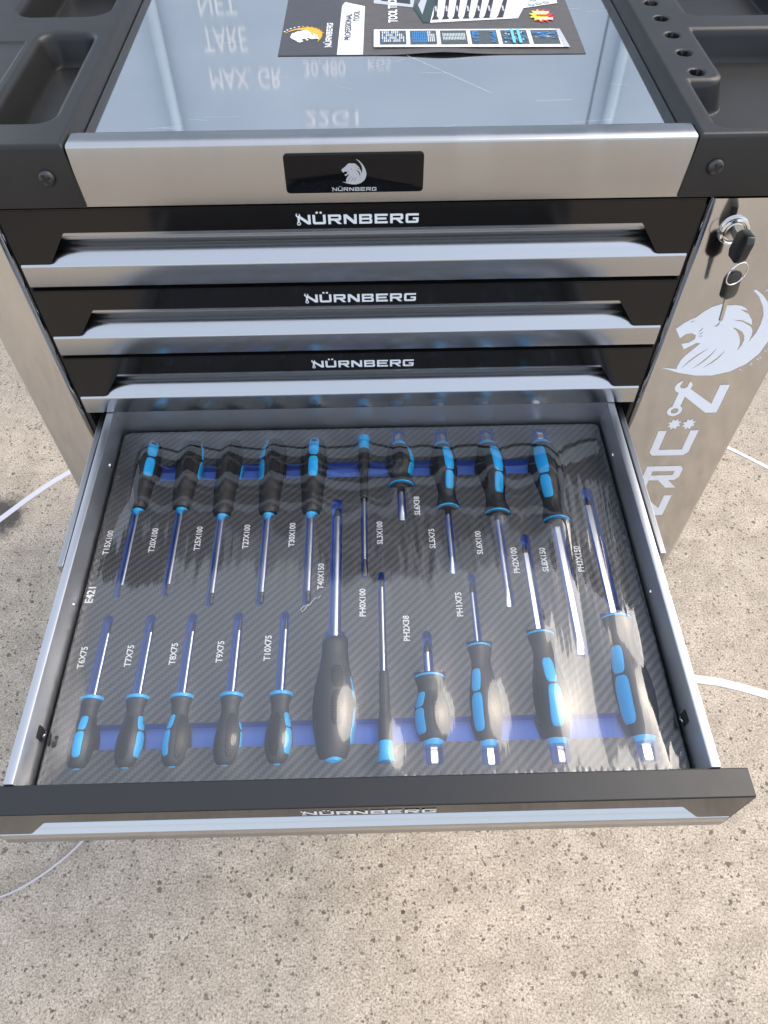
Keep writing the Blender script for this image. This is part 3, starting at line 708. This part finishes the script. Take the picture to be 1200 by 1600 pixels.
# ------------------------------------------------------------------ foam insert
FX, FY0, FY1 = .2548, -.3790, .0000
FI = new_root('foam_insert', (0, -.19, zf+.0012), 'carbon patterned foam insert with blue cutouts lying in the open drawer', 'foam insert')
step = .0015
gx = np.linspace(-FX, FX, int(2*FX/step)+1); gy = np.linspace(FY0, FY1, int((FY1-FY0)/step)+1)
X, Y = np.meshgrid(gx, gy)
D = np.full_like(X, 1.0)
for t in TOOLS:
    s = (Y-t['yend'])*t['d']; c_ = -.0003
    tt_ = np.clip(s/t['Lh'], 0, 1); rr_ = t['rad'](tt_.ravel()).reshape(tt_.shape)
    dd = np.maximum(np.abs(X-t['x'])-(rr_+c_), np.maximum(-s-c_, s-t['Lh']-.003)); D = np.minimum(D, dd)
    hw = max(t['rs']+.0012, {'B': .0042, 'C': .0052, 'A': .0033, 'D': .0032}.get(t['kind'], .0032))
    if t['kind'] in 'E' and t['rs'] > .0025: hw = t['rs']+.0007
    off = -.0010 if t['kind'] in 'BA' else -.0004
    sy0, sy1 = sorted((t['yneck'], t['ytip']+t['d']*.001)); yy = np.clip(Y, sy0, sy1)
    D = np.minimum(D, np.hypot(X-(t['x']+off), Y-yy)-hw)
    if t['tail'] > .01:
        q = t['re']*.62+.0014; sy0, sy1 = sorted((t['yend']+t['d']*.004, t['yend']-t['d']*.0195))
        D = np.minimum(D, rrect(X, Y, t['x']-q-.001, t['x']+q, sy0, sy1, .003))
D = np.minimum(D, rrect(X, Y, -.222, .214, -.3455, -.3250, .001)); D = np.minimum(D, rrect(X, Y, -.212, .186, -.0680, -.0480, .001))
D = np.maximum(np.minimum(D, 1), -1); OUT = -rrect(X, Y, -FX+.0002, FX-.0002, FY0+.0002, FY1-.0002, .009); D = np.minimum(D, OUT)
ny, nx = D.shape; V = []; F = []; vid = {}; segs = []
def node(j, i):
    k = (0, j, i)
    if k not in vid: vid[k] = len(V); V.append((gx[i], gy[j], FZ))
    return vid[k]
def cross(j0, i0, j1, i1):
    k = (1,)+tuple(sorted(((j0, i0), (j1, i1))))
    if k not in vid:
        a, b = D[j0, i0], D[j1, i1]; t = a/(a-b); vid[k] = len(V)
        V.append((gx[i0]+(gx[i1]-gx[i0])*t, gy[j0]+(gy[j1]-gy[j0])*t, FZ))
    return vid[k]
POS = D > 0
for j in range(ny-1):
    for i in range(nx-1):
        cs = ((j, i), (j, i+1), (j+1, i+1), (j+1, i)); ps = [POS[c] for c in cs]
        if not any(ps): continue
        if all(ps): F.append([node(*c) for c in cs]); continue
        poly = []; cr = []
        for q in range(4):
            a, b = cs[q], cs[(q+1) % 4]
            if ps[q]: poly.append(node(*a))
            if ps[q] != ps[(q+1) % 4]: v_ = cross(*a, *b); poly.append(v_); cr.append((len(poly)-1, v_))
        if len(poly) >= 3: F.append(poly)
        if len(cr) == 2: segs.append((cr[0][1], cr[1][1]))
mesh('foam_skin', V, F, M['skin'], FI, fix=False)
mb = MB(); DZ = .0112; uniq = {}
W_ = []; WF = []
def wv(i, z):
    k = (i, z)
    if k not in uniq: uniq[k] = len(W_); W_.append((V[i][0], V[i][1], z))
    return uniq[k]
for a, b in segs:
    if min(FX-abs(V[a][0]), V[a][1]-FY0, FY1-V[a][1]) < .0007 or rrect(np.array(V[a][0]), np.array(V[a][1]), -FX, FX, FY0, FY1, .009) > -.0007: continue
    WF.append((wv(a, FZ-.0004), wv(b, FZ-.0004), wv(b, FZ-DZ), wv(a, FZ-DZ)))
n0 = len(W_); SIDE = [(a_*b_, c_, d_) for d_, k_ in ((FZ-.0012, .0006), (zf+.0008, .0)) for a_, b_, c_ in ((-1, FX-k_, FY0+k_), (1, FX-k_, FY0+k_), (1, FX-k_, FY1-k_), (-1, FX-k_, FY1-k_))]
W_ += [(-FX+.002, FY0+.002, FZ-DZ+.0002), (FX-.002, FY0+.002, FZ-DZ+.0002), (FX-.002, FY1-.002, FZ-DZ+.0002), (-FX+.002, FY1-.002, FZ-DZ+.0002), (-FX+.002, FY0+.002, zf+.0008), (FX-.002, FY0+.002, zf+.0008), (FX-.002, FY1-.002, zf+.0008), (-FX+.002, FY1-.002, zf+.0008)]
WF += [(n0, n0+1, n0+2, n0+3)]
mesh('foam_core', W_, WF, M['core'], FI, fix=False)
mesh('foam_edge', SIDE, [(0, 1, 5, 4), (1, 2, 6, 5), (2, 3, 7, 6), (3, 0, 4, 7), (4, 5, 6, 7)], M['void'], FI, fix=False)
labm = mat('white_foam_print', (.88, .88, .88), .6)
LAB = {'T15X100': (-.2440, -.1435), 'T20X100': (-.2010, -.1420), 'T25X100': (-.1580, -.1410), 'T27X100': (-.1120, -.1400), 'T30X100': (-.0680, -.1390), 'SL3X100': (.0165, -.1390), 'SL6X38': (.0540, -.1070),
       'SL5X75': (.0665, -.1470), 'SL6X100': (.1110, -.1530), 'PH2X100': (.1430, -.1740), 'SL8X150': (.1700, -.1740), 'PH3X150': (.2030, -.1740), 'T40X150': (-.0390, -.1870), 'PH0X100': (-.0005, -.2160), 'PH2X38': (.0380, -.2430),
       'PH1X75': (.0865, -.2200), 'T6X75': (-.2420, -.2640), 'T7X75': (-.2020, -.2635), 'T8X75': (-.1640, -.2625), 'T9X75': (-.1240, -.2615), 'T10X75': (-.0830, -.2590)}
for s, (x_, y_) in LAB.items(): text('size_label', s, .0078, lambda u, v: (x_-v, y_+u, FZ+.0002), labm, FI, .022, .95)
text('size_label', 'E421', .0100, lambda u, v: (-.2485-v, -.2010+u, FZ+.0002), labm, FI, .03, .95)

# ------------------------------------------------------------------ shrink film over the insert
st2 = .0009; mx_ = .2562; my0, my1 = -.3797, .0008
fx = np.linspace(-mx_, mx_, int(2*mx_/st2)+1); fy = np.linspace(my0, my1, int((my1-my0)/(st2*2))+1); X, Y = np.meshgrid(fx, fy)
H = np.full_like(X, FZ+.0009); Hb = H.copy()
for t in TOOLS:
    s = (Y-t['yend'])*t['d']; tt_ = np.clip(s/t['Lh'], 0, 1); rr_ = t['rad'](tt_.ravel()).reshape(tt_.shape)+.0016
    ins = (s > -.0005) & (s < t['Lh']+.003) & (np.abs(X-t['x']) < rr_)
    z = t['AX']+np.sqrt(np.maximum(rr_**2-(X-t['x'])**2, 0)); Hb = np.where(ins, np.maximum(Hb, z), Hb)
    if t['tail'] > .01:
        q = t['re']*.64+.001; ins = (s < 0) & (s > -.0185) & (np.abs(X-t['x']) < q); Hb = np.where(ins, np.maximum(Hb, t['AX']+np.sqrt(np.maximum(q*q-(X-t['x'])**2, 0))+.0004), Hb)
    ins = (s > t['Lh']) & (s < t['Lh']+t['Ls']) & (np.abs(X-t['x']) < t['rs']+.0012)
    Hb = np.where(ins, np.maximum(Hb, t['AX']+t['rs']+.0006), Hb)
# taut membrane over the tools: solve coarsely first, then refine
cs = 4; bj = np.arange(0, X.shape[0], cs); bi_ = np.arange(0, X.shape[1], cs)
Hc = np.array([[Hb[j:j+cs, i:i+cs].max() for i in bi_] for j in bj]); Ob = Hc.copy(); Ob[0] = Ob[-1] = FZ+.0009; Ob[:, 0] = Ob[:, -1] = FZ+.0009; Hc = Ob.copy()
for it in range(700):
    A = Hc.copy(); A[1:-1, 1:-1] = (Hc[:-2, 1:-1]+Hc[2:, 1:-1]+Hc[1:-1, :-2]+Hc[1:-1, 2:])/4; Hc = np.maximum(Ob, A-.000012)
yi = np.clip((np.arange(X.shape[0])-cs/2)/cs, 0, len(bj)-1); xi = np.clip((np.arange(X.shape[1])-cs/2)/cs, 0, len(bi_)-1)
t1 = np.array([np.interp(xi, np.arange(len(bi_)), r_) for r_ in Hc]); t2 = np.array([np.interp(yi, np.arange(len(bj)), t1[:, k_]) for k_ in range(t1.shape[1])]).T
H = np.maximum(Hb, t2-.0003)
for it in range(60):
    A = H.copy(); A[1:-1, 1:-1] = (H[:-2, 1:-1]+H[2:, 1:-1]+H[1:-1, :-2]+H[1:-1, 2:])/4; H = np.maximum(Hb, A-.0000045)
for it in range(60):
    A = H.copy(); A[1:-1, 1:-1] = (H[:-2, 1:-1]+H[2:, 1:-1]+H[1:-1, :-2]+H[1:-1, 2:]+4*H[1:-1, 1:-1])/8; H = A if it > 1 else np.maximum(A, Hb)
def vnoise(U, Vv, seed):
    r_ = np.random.RandomState(seed).rand(256, 256)*2-1
    i = np.floor(U).astype(int); j = np.floor(Vv).astype(int); fu = U-i; fv = Vv-j; fu = fu*fu*(3-2*fu); fv = fv*fv*(3-2*fv)
    g = lambda a, b: r_[a % 256, b % 256]
    return (g(i, j)*(1-fu)+g(i+1, j)*fu)*(1-fv)+(g(i, j+1)*(1-fu)+g(i+1, j+1)*fu)*fv
bl = lambda cx, cy, ax_, ay: np.exp(-(((X-cx)/ax_)**2+((Y-cy)/ay)**2))
fan = X-(Y+.12)*.05*(X > .12)
wr = vnoise(fan*130+3, Y*6+9, 1)*.6+vnoise(fan*270+3, Y*8+2, 2)*.30+vnoise(fan*520+3, Y*11+2, 3)*.10
teeth = vnoise(X*230, Y*20, 12)*.00034*(bl(.07, -.15, .12, .045)+.5*bl(-.15, -.16, .2, .04)+.3*bl(0, -.03, .3, .03))
amp = .00006+.00165*bl(.208, -.19, .040, .10)+.00040*bl(.09, -.145, .09, .030)+.00030*bl(.02, -.15, .06, .035)+.00020*bl(-.235, -.165, .022, .06)+.00055*bl(.245, -.2, .015, .13)+.0003*bl(.235, -.345, .03, .03)
W2 = vnoise(X*34, Y*9, 5)*.0005+vnoise(X*75+7, Y*16, 6)*.00016
cut = np.clip(1-(H-FZ-.0009)/.02, .35, 1)
H = H+amp*wr*cut*.9+W2*.6+teeth+.0003
inn = np.minimum.reduce([X+mx_, mx_-X, Y-my0, my1-Y]) > .008; H = H+max(0.0, float((Hb-.0003-H)[inn].max()))
ed = np.minimum.reduce([X+mx_, mx_-X, Y-my0, my1-Y]); crimp = vnoise(X*420, Y*420, 8)
H = H-.0055*np.clip(1-ed/.0050, 0, 1)**1.6 + .0012*crimp*np.clip(1-ed/.010, 0, 1)*(X < .27)
# rounded corners of the wrapped block
cd = rrect(X, Y, -mx_, mx_, my0, my1, .010); H = H-np.clip(cd/.004, 0, 1)*.006
ny, nx = X.shape; V = np.stack([X, Y, H], -1).reshape(-1, 3).tolist()
F = [(j*nx+i, j*nx+i+1, (j+1)*nx+i+1, (j+1)*nx+i) for j in range(ny-1) for i in range(nx-1) if cd[j, i] < .002]
fl = mesh('plastic_wrap', V, F, M['film'], base=(0, -.19, FZ), smooth=True, fix=False)
tag(fl, 'clear wrinkled shrink film stretched over the screwdrivers and foam', 'plastic wrap')
# loose hair-thin fibre lying on the film
def fh(x, y):
    i = int(round((x+mx_)/(2*mx_)*(nx-1))); j = int(round((y-my0)/(my1-my0)*(ny-1))); return float(H[j, i])+.0004
pts = [(-.049, -.2180), (-.052, -.2235), (-.0545, -.2262), (-.0560, -.2235), (-.0535, -.2205), (-.0510, -.2200), (-.0485, -.2195), (-.0455, -.2150), (-.0430, -.2120), (-.0405, -.2125), (-.0385, -.2095)]
mb = MB(); mb.tube([(x_, y_, fh(x_, y_)) for x_, y_ in pts], .00022, 5)
tag(mb.build('loose_thread', mat('grey_thread', (.45, .45, .45), .6), base=(-.05, -.22, FZ+.002)), 'fine curled grey thread on the film below slot T30X100', 'thread')

# ------------------------------------------------------------------ brochure on the worktop
bro = new_root('brochure', (.075, .285, WZ), 'dark printed product brochure lying on the steel worktop', 'brochure')
BA = R(-1.0); bo = Vector((-.0672, .1832)); BW, BD = .2797, .2000
woodm = mat('dark_printed_paper', (.05, .045, .042), .32, 0, .5); n = N(woodm)
n.l(n.ramp(n.noise(1, 4, n.coord((40, 700, 1))), [(.3, (.055, .050, .047)), (.7, (.105, .094, .087))]), n.b.inputs['Base Color'])
darkm = mat('charcoal_printed_paper', (.03, .03, .034), .32); n = N(darkm)
n.l(n.ramp(n.noise(1, 4, n.coord((60, 600, 1))), [(.3, (.034, .035, .040)), (.7, (.060, .062, .070))]), n.b.inputs['Base Color'])
def curl(u, v): return .0006 + .0022*math.exp(-((u-.150)/.030)**2)*math.exp(-v/.010)
def bp_(u, v, h=0.0): return (bo.x+u*math.cos(BA)-v*math.sin(BA), bo.y+u*math.sin(BA)+v*math.cos(BA), WZ+curl(u, v)+h)
def sheet(name, u0, u1, v0, v1, h, mt, parent=bro, nu=24, nv=10):
    V = [bp_(u0+(u1-u0)*i/nu, v0+(v1-v0)*j/nv, h) for j in range(nv+1) for i in range(nu+1)]
    F = [(j*(nu+1)+i, j*(nu+1)+i+1, (j+1)*(nu+1)+i+1, (j+1)*(nu+1)+i) for j in range(nv) for i in range(nu)]
    if name == 'paper':
        n1 = len(V); V += [(x_, y_, z_-.0004) for x_, y_, z_ in V]; F += [tuple(q+n1 for q in f_[::-1]) for f_ in F]
        loop = [i for i in range(nu+1)]+[j*(nu+1)+nu for j in range(1, nv+1)]+[nv*(nu+1)+i for i in range(nu-1, -1, -1)]+[j*(nu+1) for j in range(nv-1, 0, -1)]
        F += [(loop[q], loop[q]+n1, loop[(q+1) % len(loop)]+n1, loop[(q+1) % len(loop)]) for q in range(len(loop))]
    return mesh(name, V, F, mt, parent, fix=False, smooth=(name != 'paper'))
sheet('paper', 0, BW, 0, BD, 0, woodm, nu=60, nv=24)
sheet('printed_panel', .0006, .0537, .0006, BD-.001, .00012, darkm)
def pp(name, poly, mt, h=.0003, holes=()): return put(name, [(poly, list(holes))], lambda u, v: bp_(u, v, h), mt, bro)
wp = mat('white_printed_paper', (.70, .71, .75), .32)
pp('printed_panel', [(.0537,.0006),(.0773,.0006),(.0780,.1130),(.0580,.1240),(.0552,.1140)], wp, .0002)
inkm = mat('black_ink', (.02, .02, .022), .35)
def rot_text(name, s, size, u0, v0, mt, bold=0.0, sx=1.0, h=.0004): text(name, s, size, lambda u, v: bp_(u0-v, v0+u, h), mt, bro, bold, sx)
rot_text('lettering', 'PROFESSIONAL', .0082, .0628, .0625, inkm, .02, 1.12); rot_text('lettering', 'TOOL', .0082, .0705, .0880, inkm, .02, 1.12)
wi = mat('white_ink', (.75, .76, .78), .35)
rot_text('lettering', 'TOOL TROLLEY W', .0120, .1060, .1200, wi, .035, .95)
k = .0535/BRW
put('lettering', BR, lambda u, v: bp_(.0478-v*k*1.25, .0168+u*k, .0004), wi, bro)
og = mat('orange_ink', (.72, .36, .02), .35)
# emblem turned a quarter turn: white head, orange crescent
k = .0350/947
qt = lambda p: (.0385-p[1]*k*.92, .0270+p[0]*k)
hd_ = LION[:23]+LION[42:]; cres = LION[22:43]
pp('emblem', [qt(p) for p in cres], og, .0004); pp('emblem', [qt(p) for p in hd_], wi, .0005, [[qt(p) for p in h][::-1] for h in LHOLES[:3]])
for i in range(12):
    t = R(20+12*i); u0, v0 = .0200+.0190*math.cos(t)*1.05, .0420+.0215*math.sin(t)
    pp('lettering', [(u0-.0008, v0-.0010), (u0+.0008, v0-.0010), (u0+.0008, v0+.0010), (u0-.0008, v0+.0010)], og if i < 7 else wi, .0004)
# picture of a trolley: light body, black handles
gm = mat('dark_green_ink', (.02, .045, .04), .35); lp = mat('pale_lilac_ink', (.60, .58, .72), .35); sh = mat('silver_ink', (.40, .42, .46), .35)
pp('picture', [(.0868,.120),(.1259,.1086),(.1280,.1300),(.1280,.1800),(.0868,.1800)], sh, .00030)
pp('picture', [(.0940,.1265),(.1235,.1170),(.1240,.1800),(.0940,.1800)], inkm, .00036)
pp('picture', [(.1412,.0704),(.2270,.0795),(.2350,.1040),(.2460,.1260),(.2600,.1850),(.1260,.1850),(.1400,.1279)], wp, .00042)
pp('picture', [(.1347,.0705),(.1412,.0704),(.1494,.1279),(.1560,.1850),(.1470,.1850),(.1400,.1279),(.1269,.1151),(.1259,.1086)], gm, .0005)
pp('picture', [(.1310,.1140),(.1345,.0900),(.1405,.1279),(.1420,.1600)], sh, .00056)
for i in range(7):
    u0 = .1440+i*.0100+(.003 if i == 6 else 0); le = .0016*i
    pp('picture', [(u0-.0012,.0768+le*.4),(u0+.0062,.0776+le*.4),(u0+.0056,.0830+le*.4),(u0+.0045+le*.2,.0850),(u0+.0098+le,.150),(u0+.0128+le,.190),(u0+.0085+le,.190),(u0+.0062+le,.150),(u0+.0012,.0860)], inkm, .0006)
    pp('picture', [(u0+.0060,.0850),(u0+.0092,.0856),(u0+.0150+le,.150),(u0+.0115+le,.150)], lp, .00052)
    rot_text('lettering', 'NÜRNBERG', .0024, u0+.0045+le*.35, .104, wi, .03, 1.1, .0007)
pp('picture', [(.2349,.1042),(.2705,.1165),(.2712,.1850),(.2500,.1850)], wp, .0005)
for i in range(8):
    u0, v0 = .2440+.0075*(i % 3)+.003*(i//3), .112+.012*(i//3)+.0030*(i % 3); pp('picture', circ(u0, v0, .0036, 6), gm, .0006)
    pp('picture', circ(u0, v0, .0028, 6), sh, .00066)
# star burst
yb = mat('yellow_ink', (.80, .58, .04), .35); rb_ = mat('red_ink', (.55, .03, .03), .35)
def burst(cx, cy, r0, r1, k_): return [(cx+(r1 if i % 2 else r0)*math.cos(6.283*i/(2*k_)), cy+1.55*(r1 if i % 2 else r0)*math.sin(6.283*i/(2*k_))) for i in range(2*k_)]
pp('picture', burst(.2520, .0850, .0075, .0118, 12), rb_, .0007); pp('picture', burst(.2480, .0850, .0062, .0100, 10), yb, .0008)
for q, (b_, v_) in enumerate((('WITH', .0930), ('TOOLS', .0850), ('SETS', .0775))): pp('picture', [(.2445+.001*q,v_-.0022),(.2585+.001*q,v_-.0030),(.2585+.001*q,v_+.0014),(.2445+.001*q,v_+.0022)], wi if q != 1 else rb_, .0009)
# strip of six small pictures of tool sets
pp('picture_strip', [(.0871,.0140),(.2615,.0112),(.2590,.0520),(.0871,.0534)], wp, .0012)
pp('picture_strip', [(.2617,.0112),(.2669,.0110),(.2632,.0520),(.2592,.0520)], sh, .0012)
teal = mat('slate_ink', (.06, .075, .075), .35); bi = mat('blue_ink', (.03, .20, .48), .35); cyi = mat('cyan_ink', (.12, .50, .68), .35); pgi = mat('pale_grey_ink', (.55, .57, .58), .35)
for i in range(6):
    u0 = .0927+i*.0284; u1 = u0+.0246; v0, v1 = .0188-.0003*i, .0498-.0002*i
    pp('picture', [(u0,v0),(u1,v0),(u1,v1),(u0,v1)], teal, .0014)
    mb = {}
    for q in range(46):
        a, b = RNG.rand(), RNG.rand()
        if i in (0, 1): r_, c_ = q % 12, q//12; a = (r_+.5)/12; b = (c_+.5)/4; du, dv = .0005, .0028; mt = pgi if (i == 0 and q % 5) or (i == 1 and r_ > 7) else bi
        elif i == 2: a = ((q % 15)+.5)/15; b = .5+.02*((q//15)-1); du, dv = .0004, .0070; mt = pgi
        elif i == 3: a = a*.25 if q % 2 else 1-a*.25; du, dv = .0007, .0013; mt = bi
        elif i == 4: du, dv = .0010, .0010; mt = bi if q % 3 else pgi
        else: b = .35+.6*b; du, dv = .0030, .0004; mt = bi if q % 3 else pgi
        uu = u0+.0016+a*(u1-u0-.0032); vv = v0+.0035+b*(v1-v0-.007)
        mb.setdefault(mt.name, (mt, []))[1].append(([(max(uu-du, u0), vv-dv), (min(uu+du, u1), vv-dv), (min(uu+du, u1), vv+dv), (max(uu-du, u0), vv+dv)], []))
    if i == 4:
        for cu in (.42, .66): pp('picture', [(u0+cu*.0246-.0013,v0),(u0+cu*.0246+.0013,v0),(u0+cu*.0246+.0013,v1),(u0+cu*.0246-.0013,v1)], cyi, .0026)
    if i == 2: pp('picture', [(u0+.0012,.0338),(u1-.0012,.0338),(u1-.0012,.0350),(u0+.0012,.0350)], cyi, .0026)
    for j_, (mt, ps) in enumerate(mb.values()): put('picture', ps, lambda u, v: bp_(u, v, .0016+.0004*j_), mt, bro, .00001)

# ------------------------------------------------------------------ packing straps on the ground
def strap(pts, w_, label, edge=False):
    P = [Vector((*p, 0)) if len(p) == 2 else Vector(p) for p in pts]; Q = []
    for i in range(len(P)-1):
        p0, p1, p2, p3 = P[max(i-1, 0)], P[i], P[i+1], P[min(i+2, len(P)-1)]
        for k in range(10):
            t = k/10; Q.append(.5*((2*p1)+(p2-p0)*t+(2*p0-5*p1+4*p2-p3)*t*t+(-p0+3*p1-3*p2+p3)*t**3))
    Q.append(P[-1]); rings = []
    for i, p in enumerate(Q):
        d = (Q[min(i+1, len(Q)-1)]-Q[max(i-1, 0)]).normalized(); s_ = Vector((-d.y, d.x, 0))*w_/2
        z = -G+.0003+p.z; th = .0007
        if edge: s_ = s_*.18; hh = w_*.9
        else: hh = th
        rings.append([(p.x-s_.x, p.y-s_.y, z), (p.x+s_.x, p.y+s_.y, z), (p.x+s_.x, p.y+s_.y, z+hh), (p.x-s_.x, p.y-s_.y, z+hh)])
    mb = MB(); mb.loft(rings); c_ = Q[len(Q)//2]
    return tag(mb.build('packing_strap', M['strap'], base=(c_.x, c_.y, -G)), label, 'strap', 'white packing straps on the ground')
strap([(-.82, .225), (-.7274, .335), (-.6798, .3928), (-.6224, .4502), (-.50, .545), (-.34, .62)], .0125, 'white packing strap crossing the dark stain on the concrete')
strap([(.18, -.02), (.36, -.01), (.5491, -.0345), (.6002, -.0455), (.6577, -.0655), (.80, -.12)], .0145, 'broad white packing strap under the open drawer and out past its side')
strap([(.55, .60), (.66, .555), (.7609, .4793), (.8217, .4264), (.95, .31)], .0085, 'narrow white packing strap lying beside the panel with lion emblem')
strap([(-.24, -.06), (-.36, -.175), (-.4325, -.2683), (-.4669, -.3025), (-.5021, -.3272), (-.5347, -.3413), (-.62, -.365)], .0062, 'thin curved white strap standing on edge below the open drawer', edge=True)

# ------------------------------------------------------------------ shipping container behind (seen mirrored in the steel worktop)
cm = mat('blue_grey_container_paint', (.22, .30, .40), .45); n = N(cm)
n.l(n.ramp(n.noise(3, 5), [(.3, (.42, .49, .57)), (.7, (.47, .54, .62))]), n.b.inputs['Base Color'])
CO = new_root('shipping_container', (.58, 2.8, -G), 'blue grey shipping container with white weight markings behind the trolley', 'container')
YC = 1.7; zb, zt_ = -G, 1.75
rodm = mat('galvanised_rod', (.46, .53, .60), .6)
for s_, (x0, x1, rods) in enumerate(((-.97, .664, (-.545,)), (.668, 1.785, (.718, 1.42)))):
    mb = MB(); mb.box(x0, x1, YC, YC+.05, zb+.13, zt_-.11, .004); mb.build('door', cm, CO)
    for rx in rods:
        mb = MB(); mb.tube([(rx, YC-.025, zb+.10), (rx, YC-.025, zt_-.08)], .015, 12); mb.build('locking_rod', rodm, CO, smooth=True)
mb = MB(); mb.box(-1.075, -.980, YC-.01, YC+2.2, zb, zt_, .006); mb.box(1.79, 1.885, YC-.01, YC+2.2, zb, zt_, .006); mb.box(-.979, 1.789, YC-.01, YC+2.2, zt_-.105, zt_, .006); mb.box(-.979, 1.789, YC-.01, YC+2.2, zb, zb+.125, .006)
mb.build('frame', cm, CO)
wl = mat('white_container_lettering', (.9, .9, .9), .5)
def ct(s, x, z, h, wd):
    V, F = text_poly(s, 1.0, .0); us = [p[0] for p in V]; vs = [p[1] for p in V]
    kx = wd/(max(us)-min(us)); kz = h/(max(vs)-min(vs)); cu, cv = (max(us)+min(us))/2, (max(vs)+min(vs))/2
    mesh('lettering', [(x+(u-cu)*kx, YC-.003, z+(v-cv)*kz) for u, v in V], F, wl, CO, fix=False)
ct('22G1', -.094, .804, .044, .156)
ct('MAX. GR', -.328, .690, .054, .200); ct('30.480', -.106, .667, .040, .117); ct('KGS', .048, .659, .030, .063)
ct('TARE', -.371, .590, .060, .120); ct('NET', -.376, .505, .052, .100)
